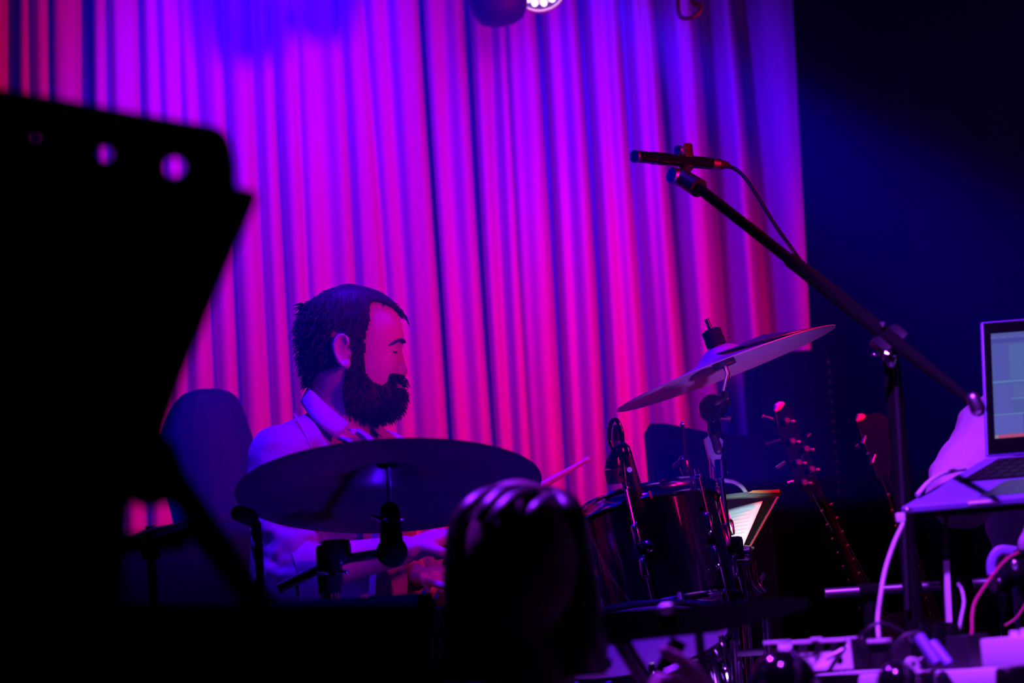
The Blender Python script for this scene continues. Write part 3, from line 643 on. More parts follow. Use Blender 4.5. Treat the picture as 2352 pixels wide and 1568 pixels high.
# drums
def drum(name, ctop, axis, r_, depth, label, nl=6, headmat=None, a0=0, mt=None, hoopmt=None):
    A = Vector(axis).normalized(); ctop = Vector(ctop); t = thing(name, label, 'drum', ctop - A * depth)
    a = Vector((1, 0, 0)); a = (a - A * a.dot(A)).normalized(); b = A.cross(a)
    mb = MB(); mb.lathe([(r_ * .97, -.004), (r_, -.006), (r_, -depth + .006), (r_ * .97, -depth + .004), (r_ * .97, -.004)], ctop, A, 72); mb.build('shell', mt or M['gloss'], t)
    for nm, z in (('top_head', .002), ('bottom_head', -depth - .002)):
        mb = MB(); mb.lathe([(0, z + .0012), (r_ * 1.0, z + .0012), (r_ * 1.0, z - .0012), (0, z - .0012)], ctop, A, 64); mb.build(nm, headmat or M['head'], t)
    for z in (0, -depth):
        s = 1 if z == 0 else -1
        mb = MB(); mb.lathe([(r_ * 1.03, z + s * .010), (r_ * 1.06, z + s * .012), (r_ * 1.075, z + s * .008), (r_ * 1.055, z + s * .003), (r_ * 1.055, z - s * .010), (r_ * 1.085, z - s * .016), (r_ * 1.06, z - s * .020), (r_ * 1.03, z - s * .018), (r_ * 1.03, z + s * .010)], ctop, A, 72); mb.build('hoop', hoopmt or M['chrome'], t)
    for k in range(nl):
        q = R(360 / nl * k + a0); d = a * math.cos(q) + b * math.sin(q); p = ctop + d * r_
        mb = MB(); mb.capsule(p + d * .012 - A * depth * .30, p + d * .012 - A * depth * .42, .009, .007, 12); mb.box(p + d * .004 - A * depth * .36, (.016, .014, .05), d, A.cross(d), bev=.004); mb.build('lug', M['chrome'], t)
        mb = MB(); mb.capsule(p + d * .012 - A * depth * .58, p + d * .012 - A * depth * .70, .007, .009, 12); mb.box(p + d * .004 - A * depth * .64, (.016, .014, .05), d, A.cross(d), bev=.004); mb.build('lug', M['chrome'], t)
        mb = MB(); mb.tube([p + d * .014 + A * .014, p + d * .014 - A * depth * .36], .0028, 8); mb.lathe([(0, .024), (.0055, .024), (.006, .012), (.008, .010), (.008, .006), (0, .006)], p + d * .014, A, 10); mb.build('tension_rod', M['chrome'], t)
        mb = MB(); mb.tube([p + d * .014 - A * (depth + .014), p + d * .014 - A * depth * .64], .0028, 8); mb.build('tension_rod', M['chrome'], t)
    return t, A, a, b
tA = Vector((-.14, .17, .97))
tm, A, a, b = drum('tom_drum', P(1487, 1158, 4.58), tA, .128, .225, 'black glossy tom drum with chrome hoop and a clamped-on microphone', 6, a0=12)
d = (Vector((-.1, -1, 0)) - A * A.dot(Vector((-.1, -1, 0)))).normalized()
pb_ = P(1487, 1158, 4.58) - A * .105 + d * .129
mb = MB(); mb.lathe([(0, .004), (.007, .004), (.012, .002), (.012, 0)], pb_ + a * -.012, d, 24); mb.build('air_vent', M['chrome'], tm)
drum('tom_drum', P(1536, 1170, 4.95), Vector((-.16, .10, .97)), .105, .20, 'second black tom drum half hidden behind the first and the stand', 6, a0=40)
# tom holder joining both
hd = thing('tom_holder', 'chrome tom mounting bracket with rods and curved arms below the music stand', 'drum mount', Vector((P(1720, 1400, 4.8).x, 4.8, STAGE)))
mb = MB(); mb.box(P(1660, 1300, 4.72), (.07, .05, .10), bev=.012); mb.build('bracket', M['gloss'], hd)
mb = MB(); mb.lathe([(0, .02), (.014, .02), (.017, .012), (.017, -.012), (.012, -.02), (0, -.02)], P(1703, 1274, 4.74), (1, -.3, .1), 20); mb.build('round_knob', M['chrome'], hd)
for i, pts in enumerate([[(1715, 1290), (1722, 1325), (1732, 1348), (1748, 1362)], [(1733, 1290), (1738, 1330), (1744, 1345), (1757, 1358)], [(1757, 1318), (1748, 1335), (1750, 1350), (1760, 1356)]]):
    tube('curved_arm', pxpath([(x, y, 4.78 + .03 * i) for x, y in pts], 12), .0055, M['chrome'], hd, 10)
tube('cross_rod', [P(1668, 1293, 4.74), P(1722, 1291, 4.76)], .006, M['chrome'], hd, 10)
tube('base_rod', [P(1699, 1370, 4.76), P(1742, 1369, 4.78)], .0035, M['chrome'], hd, 10)
tube('foot_tube', [P(1705, 1290, 4.8), Vector((P(1720, 1400, 4.8).x, 4.8, STAGE + .005))], .011, M['chrome'], hd)
# tilted snare below
sa = (rt * 240 + up * 45).normalized(); sv = Vector((0, -.152, 0)) + (rt * 35 - up * 62) * S(4.1); sn = sa.cross(sv).normalized(); sn = -sn if sn.z < 0 else sn
sr, A, a, b = drum('snare_drum', P(1440, 1478, 4.1), sn, .172, .13, 'wide drum with a lit violet skin and black hoop at the bottom of the picture', 8, hoopmt=M['gloss'], a0=10)
for k in range(3):
    q = R(120 * k + 60); f0 = P(1440, 1465, 4.1) - A * .16; tube('leg', [f0 + Vector((math.cos(q) * .06, math.sin(q) * .06, 0)), Vector((f0.x + .2 * math.cos(q), f0.y + .2 * math.sin(q), STAGE + .01))], .009, M['chrome'], sr)
# drum microphone clamped to the tom
dm = thing('drum_microphone', 'black microphone clamped to the rim of the glossy tom drum', 'microphone', P(1470, 1165, 4.46))
mb = MB(); mb.tube([P(*q) for q in spline([(1412, 1040, 4.44), (1400, 1010, 4.44), (1401, 980, 4.44), (1409, 963, 4.44), (1419, 968, 4.44), (1428, 992, 4.44), (1430, 1015, 4.44)], 26)], .0042, 10); mb.build('cable_loop', M['gloss'], dm)
mb = MB(); mb.tube([P(1414, 975, 4.45), P(1419, 990, 4.45), P(1420, 1012, 4.45)], [.005, .010, .011], 16); mb.build('plug_shell', M['black'], dm)
mb = MB(); mb.tube([P(1420, 1012, 4.45), P(1418, 1030, 4.45)], [.011, .010], 20); mb.build('chrome_ring', M['steel'], dm)
mb = MB(); mb.tube([P(1418, 1030, 4.45), P(1412, 1058, 4.45), P(1411, 1078, 4.45)], [.010, .017, .0185], 20); mb.build('microphone_body', M['gloss'], dm)
mb = MB(); mb.tube([P(1411, 1078, 4.45), P(1416, 1110, 4.45)], [.0185, .0175], 24); mb.build('grille', M['black'], dm)
mb = MB(); mb.tube([P(*q, 4.43) for q in [(1420, 1045), (1422, 1026), (1432, 1020), (1440, 1028), (1444, 1048)]], .006, 10); mb.build('swivel_loop', M['gloss'], dm)
mb = MB(); mb.tube([P(*q) for q in [(1440, 1035, 4.45), (1450, 1085, 4.455), (1462, 1140, 4.46), (1468, 1172, 4.47)]], [.010, .014, .020, .022], 16, flat=.8); mb.build('clamp_arm', M['black'], dm)
mb = MB(); mb.prism([P(1452, 1130, 4.45), P(1478, 1118, 4.45), P(1502, 1142, 4.45), P(1502, 1160, 4.45), P(1450, 1175, 4.45)], (0, .03, 0)); mb.build('rim_clamp', M['black'], dm)
tube('clamp_screw', [P(1442, 1076, 4.435), P(1446, 1078, 4.42)], [.006, .005], M['chrome'], dm, 12)
mb = MB(); mb.box(P(1494, 1136, 4.44), (.004, .006, .015), X=(1, 0, .3), bev=.001); mb.build('orange_glint', M['orange_mark'], dm)  # orange glint on the clamp, painted as a small block
# overhead microphone left of the large cymbal
om = thing('microphone', 'small black microphone on a stem at the left edge of the large cymbal', 'microphone', Vector((P(590, 1290, 3.95).x, 3.95, STAGE)))
mb = MB(); mb.capsule(P(548, 1178, 3.93), P(574, 1188, 3.95), .013, .014, 18); mb.build('foam_head', M['felt'], om)
mb = MB(); mb.tube([P(574, 1188, 3.95), P(588, 1206, 3.95), P(594, 1250, 3.95), Vector((P(590, 1290, 3.95).x, 3.95, STAGE + .01))], [.012, .009, .007, .007], 12); mb.build('stem', M['matte'], om)
mb = MB(); mb.lathe([(0, .02), (.10, .008), (.11, 0), (0, 0)], Vector((P(590, 1290, 3.95).x, 3.95, STAGE + .001)), UP, 36); mb.build('round_base', M['matte'], om)
# hi-hat left of the drummer, mostly hidden
hh = P(345, 1222, 3.9)
cymbal('cymbal', hh, (rt * 85 + up * 26).normalized(), Vector((0, -.2, -.006)), .062, 'small cymbal edge catching blue light at the left behind the black stand', M['darkbrass'], bell=False)
ht = thing('cymbal_stand', 'thin dark stand carrying the small cymbal at the left', 'cymbal stand', Vector((hh.x, hh.y, STAGE)))
tube('pole', [hh + UP * .01, Vector((hh.x, hh.y, STAGE + .1))], .008, M['matte'], ht); tripod(ht, hh, STAGE + .4, .25, .008, M['matte'])
mb = MB(); mb.box(hh - UP * .03, (.03, .03, .03), bev=.008); mb.build('clutch', M['matte'], ht)

# ------------------------------------------------------------ boom microphone
mc = P(2042, 800, 3.76)
ms = thing('microphone_stand', 'tall black boom stand reaching up left across the curtain', 'microphone stand', Vector((P(2085, 1200, 3.76).x, 3.76, STAGE)))
bs = P(1600, 428, 4.24); be = P(2034, 768, 3.74)
tube('boom_arm', [bs, bs.lerp(be, .55)], .0095, M['matte'], ms, 20); tube('boom_arm', [bs.lerp(be, .53), be], .0125, M['matte'], ms, 20)
tube('rear_boom_arm', [be, P(2240, 930, 3.50)], [.0125, .006], M['matte'], ms, 16)
mb = MB(); mb.tube([P(1562, 405, 4.28), P(1605, 432, 4.235)], [.0155, .0175], 18); mb.build('end_sleeve', M['black'], ms)
mb = MB(); mb.lathe([(0, .012), (.014, .012), (.016, .008), (.016, -.008), (.014, -.012), (0, -.012)], P(1553, 406, 4.275), (-.8, -.6, .2), 28); mb.build('end_knob', M['steel'], ms)
mb = MB(); mb.tube([P(1572, 408, 4.28), P(1574, 384, 4.29)], [.012, .010], 16); mb.build('clip_neck', M['black'], ms)
mb = MB(); mb.box(P(2040, 778, 3.74), (.045, .045, .05), X=(be - bs), bev=.010); mb.build('boom_clutch', M['black'], ms)
wing(ms, P(2040, 818, 3.71), (0, -1, .2), .022); mb = MB(); mb.prism([P(2020, 740, 3.72), P(2033, 739, 3.72), P(2028, 752, 3.72)], (0, .015, 0)); mb.build('clutch_plate', M['steel'], ms)
mb = MB(); mb.capsule(P(2046, 835, 3.71), P(2052, 822, 3.71), .006, .005); mb.build('clutch_bolt', M['steel'], ms)
tube('pole', [P(2043, 780, 3.76), P(2062, 1000, 3.76), Vector((P(2085, 1200, 3.76).x, 3.76, STAGE + .05))], [.0125, .014, .015], M['matte'], ms, 20)
mb = MB(); mb.capsule(P(2236, 916, 3.49), P(2246, 938, 3.49), .010, .012, 16); mb.build('counterweight', M['steel'], ms)
tripod(ms, (P(2085, 1200, 3.76).x, 3.76, 0), STAGE + .18, .24, .010, M['matte'], a0=80)
mk = thing('microphone', 'slim pencil microphone with a silver ring at the tip of the boom stand', 'microphone', P(1560, 368, 4.29))
ma, mbb = P(1459, 359, 4.22), P(1668, 379, 4.37); dx = mbb - ma
def seg(a_, b_, r1, r2, nm, mt): m_ = MB(); m_.tube([ma + dx * a_, ma + dx * b_], [r1, r2], 28); return m_.build(nm, mt, mk)
seg(0, .20, .0108, .0108, 'capsule_head', M['gloss']); seg(-.01, .012, .0115, .0115, 'front_grille', M['steel']); seg(.19, .205, .0118, .0118, 'neck_ring', M['chrome'])
seg(.205, .82, .0116, .0112, 'microphone_body', M['gloss']); seg(.80, .90, .0104, .0104, 'silver_ring', M['steel']); seg(.90, 1.02, .0105, .006, 'plug_boot', M['black'])
mb = MB(); mb.box(P(1581, 350, 4.31), (.022, .03, .030), X=dx, bev=.003); mb.box(P(1578, 372, 4.31), (.028, .032, .026), X=dx, bev=.004); mb.build('clip', M['black'], mk)
for k in range(4): mb = MB(); mb.box(P(1582, 344 + 5 * k, 4.292), (.018, .003, .0015), X=dx); mb.build('clip_rib', M['black'], mk)
mb = MB(); mb.lathe([(0, .006), (.009, .006), (.009, 0), (0, 0)], P(1561, 345, 4.29), -dx, 20); mb.build('shock_pad', M['steel'], mk)
mb = MB(); mb.tube(pxpath([(1664, 379, 4.365), (1690, 389, 4.36), (1714, 412, 4.33), (1744, 458, 4.28), (1776, 510, 4.23), (1812, 562, 4.17), (1840, 602, 4.03), (1848, 622, 3.96), (1900, 668, 3.90), (1960, 712, 3.84), (2010, 768, 3.79), (2052, 830, 3.74), (2062, 950, 3.74), (2072, 1120, 3.74), (2085, 1400, 3.74)], 110), .0038, 10)
tag(mb.build('microphone_cable', M['cable_b']), 'black cable drooping from the pencil microphone back to the boom arm', 'cable')

# ------------------------------------------------------------ amplifier, guitars, music stand
def xz(px, py, Y): return P(px, py, Y)
am = thing('guitar_amplifier', 'dark amplifier cabinet standing behind the drums in front of the curtain', 'amplifier', Vector((P(1640, 1100, 5.6).x, 5.75, STAGE)))
c0, c1 = P(1492, 972, 5.6), P(1760, 1004, 5.6); zt = c0.z - .004
def rbox(name, x0, x1, y0, y1, z0, z1, mt, par_, bev=.012): mb = MB(); mb.box(((x0 + x1) / 2, (y0 + y1) / 2, (z0 + z1) / 2), (x1 - x0, y1 - y0, z1 - z0), bev=bev); return mb.build(name, mt, par_)
mb = MB(); mb.prism([c0, P(1530, 972, 5.6), P(1620, 990, 5.6), c1, Vector((c1.x, 5.6, STAGE + .03)), Vector((c0.x + .02, 5.6, STAGE + .03))], (0, .30, 0)); mb.build('cabinet', M['amp'], am, angle=30)
mb = MB(); mb.box(((c0.x + c1.x) / 2 + .01, 5.592, STAGE + .35), (c1.x - c0.x - .06, .012, .55), bev=.004); mb.build('grille_cloth', M['amp'], am)
for dx_, dy_ in ((.03, .03), (.03, .27), (.24, .03), (.24, .27)):
    mb = MB(); mb.lathe([(0, .032), (.018, .032), (.022, 0), (0, 0)], Vector((c0.x + dx_, 5.6 + dy_, STAGE)), UP, 16); mb.build('rubber_foot', M['black'], am)
# tall speaker stack right of the stand, dark
sk = thing('speaker_stack', 'tall dark speaker cabinet behind the chrome cymbal stand', 'speaker', Vector((P(1810, 900, 6.75).x, 6.84, STAGE)))
x0 = P(1722, 900, 6.75).x; x1 = P(1906, 800, 6.75).x; zt = P(1800, 806, 6.75).z
rbox('cabinet', x0, x1, 6.75, 6.93, STAGE + .02, zt, M['amp'], sk)
mb = MB(); mb.box(((x0 + x1) / 2, 6.743, (STAGE + zt) / 2), (x1 - x0 - .05, .014, zt - STAGE - .10), bev=.004); mb.build('grille', M['amp'], sk)
for k in range(14):
    mb = MB(); mb.ell(Vector((x1 - .008, 6.747, zt - .04 - .028 * k)), (.003, .003, .003), seg=8, rings=6); mb.build('rivet', M['steel'], sk)
for dx_ in (.03, x1 - x0 - .03): mb = MB(); mb.lathe([(0, .022), (.02, .022), (.02, 0), (0, 0)], Vector((x0 + dx_, 6.84, STAGE)), UP, 16); mb.build('rubber_foot', M['black'], sk)
# small mic stand rod in front of the amplifier
vr = thing('microphone_stand', 'thin dark rod with a small clip standing before the amplifier cabinet', 'microphone stand', Vector((P(1571, 1000, 5.3).x, 5.3, STAGE)))
tube('rod', [P(1567, 974, 5.3), Vector((P(1571, 1000, 5.3).x, 5.3, STAGE + .02))], .0045, M['matte'], vr, 10)
mb = MB(); mb.ell(P(1567, 974, 5.3), (.006, .006, .006)); mb.build('rod_tip', M['chrome'], vr)
mb = MB(); mb.capsule(P(1552, 1070, 5.28), P(1572, 1056, 5.28), .007, .009, 12); mb.capsule(P(1572, 1060, 5.28), P(1578, 1085, 5.28), .014, .012, 14); mb.build('clip', M['gloss'], vr)
mb = MB(); mb.lathe([(0, .022), (.10, .01), (.11, 0), (0, 0)], Vector((P(1571, 1000, 5.3).x, 5.3, STAGE + .001)), UP, 36); mb.build('round_base', M['matte'], vr)
def guitar(name, label, Yg, outline, keys, pegs, neck_end, bodyc, rim):
    t = thing(name, label, 'guitar', Vector((P(*bodyc, Yg).x, Yg, STAGE)))
    mb = MB(); mb.prism([P(x, y, Yg) for x, y in outline], (0, .014, 0)); mb.build('headstock', M['darkwood'], t)
    a_, b_, e_ = (P(*q, Yg + .01) for q in neck_end); d_ = (b_ - a_).normalized()
    mb = MB(); mb.tube([a_, b_, e_], [.019, .021, .026], 14, flat=.6); nk = mb.build('neck', M['darkwood'], t)
    for k in range(9):
        p = b_.lerp(e_, k / 9); mb = MB(); mb.box(p - Vector((0, .012, 0)), (.032, .002, .002), X=d_.cross(Vector((0, 1, 0)))); mb.build('fret', M['steel'], nk)
    mb = MB(); pr = []
    ax = d_; sx = ax.cross(Vector((0, 1, 0))).normalized(); n = 48; o = e_
    for i in range(n):
        q = 2 * math.pi * i / n; r_ = .16 + .025 * math.cos(2 * q) - .02 * math.exp(-((math.cos(q) - .1) / .25) ** 2)
        pr.append(o + ax * (.17 - .19 * math.cos(q) * 1.0) + sx * (r_ * math.sin(q)))
    mb.prism(pr, (0, .045, 0)); mb.build('guitar_body', M['gloss'], t)
    for k in range(4):
        s_ = (k - 1.5) * .006; mb = MB(); mb.tube([a_ + sx * s_ - Vector((0, .014, 0)), e_ + ax * .2 + sx * s_ - Vector((0, .03, 0))], .0004, 5); mb.build('string', M['steel'], t)
    for p0, p1 in keys: mb = MB(); mb.tube([P(*p0, Yg - .006), P(*p1, Yg - .004)], [.005, .003], 10); mb.build('tuning_key', M['chrome'], t)
    for x, y in pegs:
        mb = MB(); mb.lathe([(0, .016), (.0055, .016), (.007, .010), (.005, .004), (.008, 0)], P(x, y, Yg), (0, -1, 0), 16); mb.build('tuning_post', M['pearl'], t)
        mb = MB(); mb.ell(P(x + 14, y + 1, Yg - .006), (.006, .004, .004), seg=10, rings=8); mb.build('tuning_bushing', M['pearl'], t)
    if rim: mb = MB(); mb.tube([P(*q, Yg - .002) for q in rim], [.003, .009, .007, .002], 12); mb.build('tip_glint', M['white'], t)  # glint on the headstock's end, painted as a white sliver
    mb = MB(); ft = e_ + ax * .37
    for s_ in (-1, 1): mb = MB(); mb.tube([ft + sx * .09 * s_ + Vector((0, .02, .03)), ft + sx * .10 * s_ + Vector((0, -.05, .0)), Vector((ft.x + .12 * s_, Yg - .10, STAGE + .008))], .008, 10); mb.build('stand_leg', M['matte'], t)
    mb = MB(); mb.tube([ft + Vector((0, .06, .25)), Vector((ft.x, Yg + .2, STAGE + .008))], .008, 10); mb.build('stand_leg', M['matte'], t)
    return t
guitar('bass_guitar', 'dark bass guitar headstock with red-lit tuners right of the speaker stack', 5.3, [(1783, 948), (1790, 930), (1806, 925), (1818, 935), (1834, 985), (1850, 1020), (1872, 1080), (1890, 1130), (1882, 1150), (1868, 1152), (1850, 1128), (1828, 1110), (1806, 1040), (1790, 990)],
       [((1752, 955), (1776, 962)), ((1757, 1020), (1794, 1010)), ((1784, 1076), (1804, 1060)), ((1808, 1108), (1822, 1104)), ((1853, 1003), (1862, 995)), ((1840, 1050), (1846, 1046))],
       [(1807, 966), (1820, 1013), (1852, 1031), (1834, 1062), (1864, 1077), (1847, 1108)], ((1872, 1130), (1897, 1165), (2010, 1450)), (2030, 1500), [(1780, 944), (1786, 934), (1794, 928), (1801, 925)])
guitar('electric_guitar', 'second guitar with two bright tuner glints behind the boom stand pole', 5.5, [(1968, 962), (1978, 954), (2020, 948), (2050, 966), (2062, 990), (2052, 1060), (2040, 1100), (2018, 1098), (2008, 1070), (1996, 1040), (1980, 1000)],
       [((1982, 1018), (1988, 1001)), ((2003, 1062), (2010, 1043)), ((1968, 1022), (1976, 1030)), ((1994, 1040), (1998, 1046)), ((2000, 1063), (2006, 1064))], [], ((2030, 1090), (2050, 1130), (2130, 1450)), (2140, 1500), [(1967, 966), (1974, 958), (1982, 956), (1987, 955)])
for k in range(4): pass
# music stand with lit pages
mu = thing('music_stand', 'black music stand desk holding brightly lit sheet music', 'music stand', Vector((P(1700, 1300, 4.95).x, 4.95, STAGE)))
mb = MB(); mb.prism([P(1606, 1150, 5.0), P(1792, 1134, 5.0), P(1712, 1262, 4.9), P(1640, 1262, 4.9)], (0, .012, 0)); mb.build('desk', M['matte'], mu)
mb = MB(); mb.tube([P(1786, 1140, 4.93), P(1722, 1256, 4.86)], .0022, 8); mb.build('edge_wire', M['steel'], mu)
mb = MB(); mb.box(P(1682, 1262, 4.87), (.085, .05, .006), bev=.002); mb.build('ledge', M['black'], mu)
tube('post', [P(1690, 1258, 4.93), Vector((P(1700, 1300, 4.95).x, 4.95, STAGE + .05))], .009, M['matte'], mu); tripod(mu, (P(1700, 1300, 4.95).x, 4.95, 0), STAGE + .2, .24, .008, M['matte'])
def page(corn, name, label, Y1, curl=.01):
    TL, TR, BR, BL = [P(*q) for q in corn]; n = 12; vv = []
    for i in range(n):
        for j in range(n):
            u, v = j / (n - 1), i / (n - 1); p = TL.lerp(TR, u).lerp(BL.lerp(BR, u), v); vv.append(p + Vector((0, -curl * math.sin(math.pi * u) * (1 - v * .5), 0)))
    mb = MB(); mb.add(vv, [(i * n + j, i * n + j + 1, (i + 1) * n + j + 1, (i + 1) * n + j) for i in range(n - 1) for j in range(n - 1)])
    o = mb.build(name, M['paper'], angle=180); md = o.modifiers.new('t', 'SOLIDIFY'); md.thickness = .0008; tag(o, label, 'paper')
    for r_ in range(9):
        v = .16 + .085 * r_
        for s_ in range(1):
            a_, b_ = TL.lerp(TR, .15).lerp(BL.lerp(BR, .15), v), TL.lerp(TR, .8).lerp(BL.lerp(BR, .8), v)
            q = MB(); q.tube([a_ + Vector((0, -curl * .45 * (1 - v * .5) - .0016, 0)), a_.lerp(b_, .5) + Vector((0, -curl * (1 - v * .5) - .0012, 0)), b_ + Vector((0, -curl * .59 * (1 - v * .5) - .0016, 0))], .00022, 4); q.build('staff_line', M['ink'], o)
    return o
page([(1660, 1172, 4.96), (1752, 1150, 4.95), (1706, 1256, 4.88), (1664, 1258, 4.88)], 'sheet_music', 'brightly lit white sheet of music on the music stand', 4.9)
page([(1622, 1176, 4.97), (1658, 1172, 4.965), (1661, 1258, 4.89), (1652, 1256, 4.89)], 'sheet_music', 'violet-tinted left sheet of music behind the chrome pole', 4.9, .004)
ll = thing('music_stand_lamp', 'slim black lamp bar with white gooseneck above the lit sheets', 'lamp', P(1700, 1130, 4.86))
mb = MB(); mb.prism([P(1604, 1143, 4.84), P(1700, 1131, 4.84), P(1792, 1124, 4.84), P(1796, 1130, 4.84), P(1792, 1137, 4.84), P(1700, 1141, 4.84), P(1606, 1150, 4.84)], (0, .06, 0)); mb.build('lamp_bar', M['black'], ll)
mb = MB(); mb.prism([P(1718, 1131, 4.838), P(1730, 1125.5, 4.838), P(1790, 1123.5, 4.838), P(1791, 1130, 4.838), P(1756, 1132, 4.838)], (0, .004, 0)); mb.build('orange_strip', M['orange_mark'], ll)
mb = MB(); mb.tube(pxpath([(1660, 1090, 4.82), (1663, 1102, 4.82), (1684, 1106, 4.82), (1702, 1116, 4.83), (1713, 1130, 4.85)], 20), .0042, 12); mb.build('gooseneck', M['cable_w'], ll)
mb = MB(); mb.tube([P(1664, 1082, 4.82), P(1662, 1098, 4.82)], [.0065, .0065], 14); mb.build('socket', M['white'], ll)
spot('music_lamp_light', P(1725, 1150, 4.60), P(1706, 1215, 4.93), (.60, .86, 1.0), 5.5, 36, .8, .012)

# ------------------------------------------------------------ table with electronics, right
TZ = P(2150, 1538, 3.30).z
tl_, tr_ = PZ(1800, 3.42, TZ), PZ(2440, 3.14, TZ); tdx = (tr_ - tl_).normalized(); tdy = Vector((-tdx.y, tdx.x, 0))
tb = thing('table', 'white table edge lit violet along the bottom right corner', 'table', Vector(((tl_.x + tr_.x) / 2, (tl_.y + tr_.y) / 2 + .2, STAGE)))
tc_ = (tl_ + tr_) / 2 + tdx * .12 + tdy * .115
mb = MB(); mb.box(tc_ - UP * .012, ((tr_ - tl_).length + .3, .23, .024), tdx, tdy, UP, bev=.004); mb.build('tabletop', M['white'], tb)
mb = MB(); mb.box(PZ(1905, 3.42, TZ - .055) + tdy * -.004, (.155, .014, .062), tdx, tdy, UP, bev=.003); mb.build('front_panel', M['white'], tb)
for sx_ in (-.28, .36):
    for sy_ in (-.085, .085): p = tc_ + tdx * sx_ + tdy * sy_; tube('leg', [p - UP * .02, Vector((p.x, p.y, STAGE))], .014, M['matte'], tb, 12)
def on(px, back=0.0, z=0.0):      # point on the table: picture column, distance behind the front edge
    Yf = 3.42 + (3.14 - 3.42) * (px - 1800) / 640 + back; return PZ(px, Yf, TZ + z)
# effects rack with patch holes
def holed(name, c, w_, h_, th, X, Z, holes, mt, par_):
    X = Vector(X).normalized(); Z = Vector(Z).normalized(); N = X.cross(Z)
    mb = MB(); mb.box(c, (w_, h_, th), X, Z, N); o = mb.build(name, mt, par_)
    cut = MB()
    for hx, hz_, r_ in holes: cc = c + X * hx + Z * hz_; cut.lathe([(0, -th), (r_, -th), (r_, th), (0, th)], cc, N, 24)
    me = cut.mesh('cut', Vector((0, 0, 0))); co = bpy.data.objects.new('cut', me); COL.objects.link(co)
    bpy.context.view_layer.update()
    md = o.modifiers.new('b', 'BOOLEAN'); md.operation = 'DIFFERENCE'; md.solver = 'EXACT'; md.object = co
    dg = bpy.context.evaluated_depsgraph_get(); out = bpy.data.meshes.new_from_object(o.evaluated_get(dg)); o.modifiers.remove(md); o.data = out; bpy.data.objects.remove(co); bpy.data.meshes.remove(me); shade(out)
    return o
zz = 1 / (S(3.38)) ; 
ef = thing('effects_unit', 'white patch unit with round dark sockets at the left end of the table', 'audio device', on(1865, .05))
cE = P(1868, 1502, 3.37); ca = P(1868, 1474, 3.37)
Zl = Vector((0, .28, 1)).normalized()
hs = [(-.030, .012, .006), (-.004, .012, .0075), (.022, .013, .0075), (.043, .014, .005), (-.018, -.010, .0062), (-.006, -.010, .0062), (.040, -.010, .0055)]
holed('face_plate', P(1872, 1504, 3.36), .118, .044, .003, tdx, Zl, hs, M['white'], ef)
mb = MB(); mb.box(P(1875, 1505, 3.36) + tdy * .03, (.114, .05, .040), tdx, tdy, UP, bev=.002); mb.build('casing', M['key'], ef)
mb = MB(); mb.box(P(1785, 1474, 3.36), (.026, .03, .0045), tdx, tdy, UP, bev=.001); mb.build('top_strip', M['white'], ef)
mb = MB(); mb.box(P(1888, 1471.5, 3.36), (.090, .03, .0045), tdx, tdy, UP, bev=.001); mb.build('top_strip', M['white'], ef)
for x, y, w_ in ((1875, 1467, .012), (1962, 1466, .02)): mb = MB(); mb.box(P(x, y, 3.35), (w_, .012, .005), tdx, tdy, UP, bev=.001); mb.build('push_button', M['white'], ef)
jk_ = MB(); jk_.tube([P(1897, 1512, 3.33), P(1948, 1486, 3.33)], [.0028, .0046], 14); t = tag(jk_.build('jack_plug', M['steel']), 'bright silver jack plug slanting across the white patch unit', 'plug')
bx = thing('audio_interface', 'black box with a pale label strip behind the small cables', 'audio device', on(2000, .06))
mb = MB(); mb.box(P(2003, 1504, 3.36) + tdy * .03, (.052, .06, .034), tdx, tdy, UP, bev=.002); mb.build('casing', M['key'], bx)
mb = MB(); mb.box(P(2018, 1471, 3.35), (.034, .012, .0055), tdx, tdy, UP, bev=.001); mb.build('label_strip', M['white'], bx)
kb = thing('effects_pedal', 'dark pedal box with three upright knobs beside the slanting tubes', 'audio device', on(2180, .05))
mb = MB(); mb.box(P(2178, 1500, 3.28) + tdy * .03, (.062, .06, .046), tdx, tdy, UP, bev=.003); mb.build('casing', M['cable_b'], kb)
for x in (2118, 2150, 2183): mb = MB(); p = P(x, 1450, 3.28) + tdy * .01; mb.lathe([(0, .012), (.0065, .012), (.0085, 0), (.0095, -.014), (0, -.014)], p, UP, 20); mb.build('knob', M['gloss'], kb)
for x in (2098, 2126): mb = MB(); mb.lathe([(.0035, -.01), (.0035, .003), (.0085, .003), (.009, 0), (.009, -.02)], P(x, 1524, 3.25), (0, -1, 0), 24); o = mb.build('socket_ring', M['white'], kb)
for a_, b_, nm in (((2110, 1462), (2152, 1524), 'left'), ((2140, 1478), (2180, 1526), 'right')):
    mb = MB(); mb.tube([P(*a_, 3.235), P(*b_, 3.215)], [.0088, .0075], 18); tag(mb.build('marker_pen', M['alu']), f'violet-lit tube lying slantwise on the dark pedal, the {nm} one of two', 'pen', 'slanting tubes on the pedal')
sy = thing('synthesizer', 'white desktop synthesizer with tall knobs at the right edge of the picture', 'synthesizer', on(2330, .03))
sl = P(2253, 1500, 3.17); mb = MB(); mb.box(sl + tdx * .10 + tdy * .05, (.20, .10, .037), tdx, tdy, UP, bev=.003); mb.build('casing', M['white'], sy)
for x, r_, h_ in ((2323, .0075, 12), (2349, .0085, 22)): mb = MB(); p = P(x, 1478, 3.19) + tdy * .01; mb.lathe([(0, .013 + h_ * .0003), (r_ * .8, .013 + h_ * .0003), (r_, 0), (r_, -.004), (0, -.004)], p, UP, 22); mb.build('knob', M['white'], sy)
cu = bpy.data.curves.new('txt', 'FONT'); cu.body = 'ARTURIA'; cu.size = .0155; cu.extrude = .0004; to = bpy.data.objects.new('txt', cu); COL.objects.link(to); bpy.context.view_layer.update()
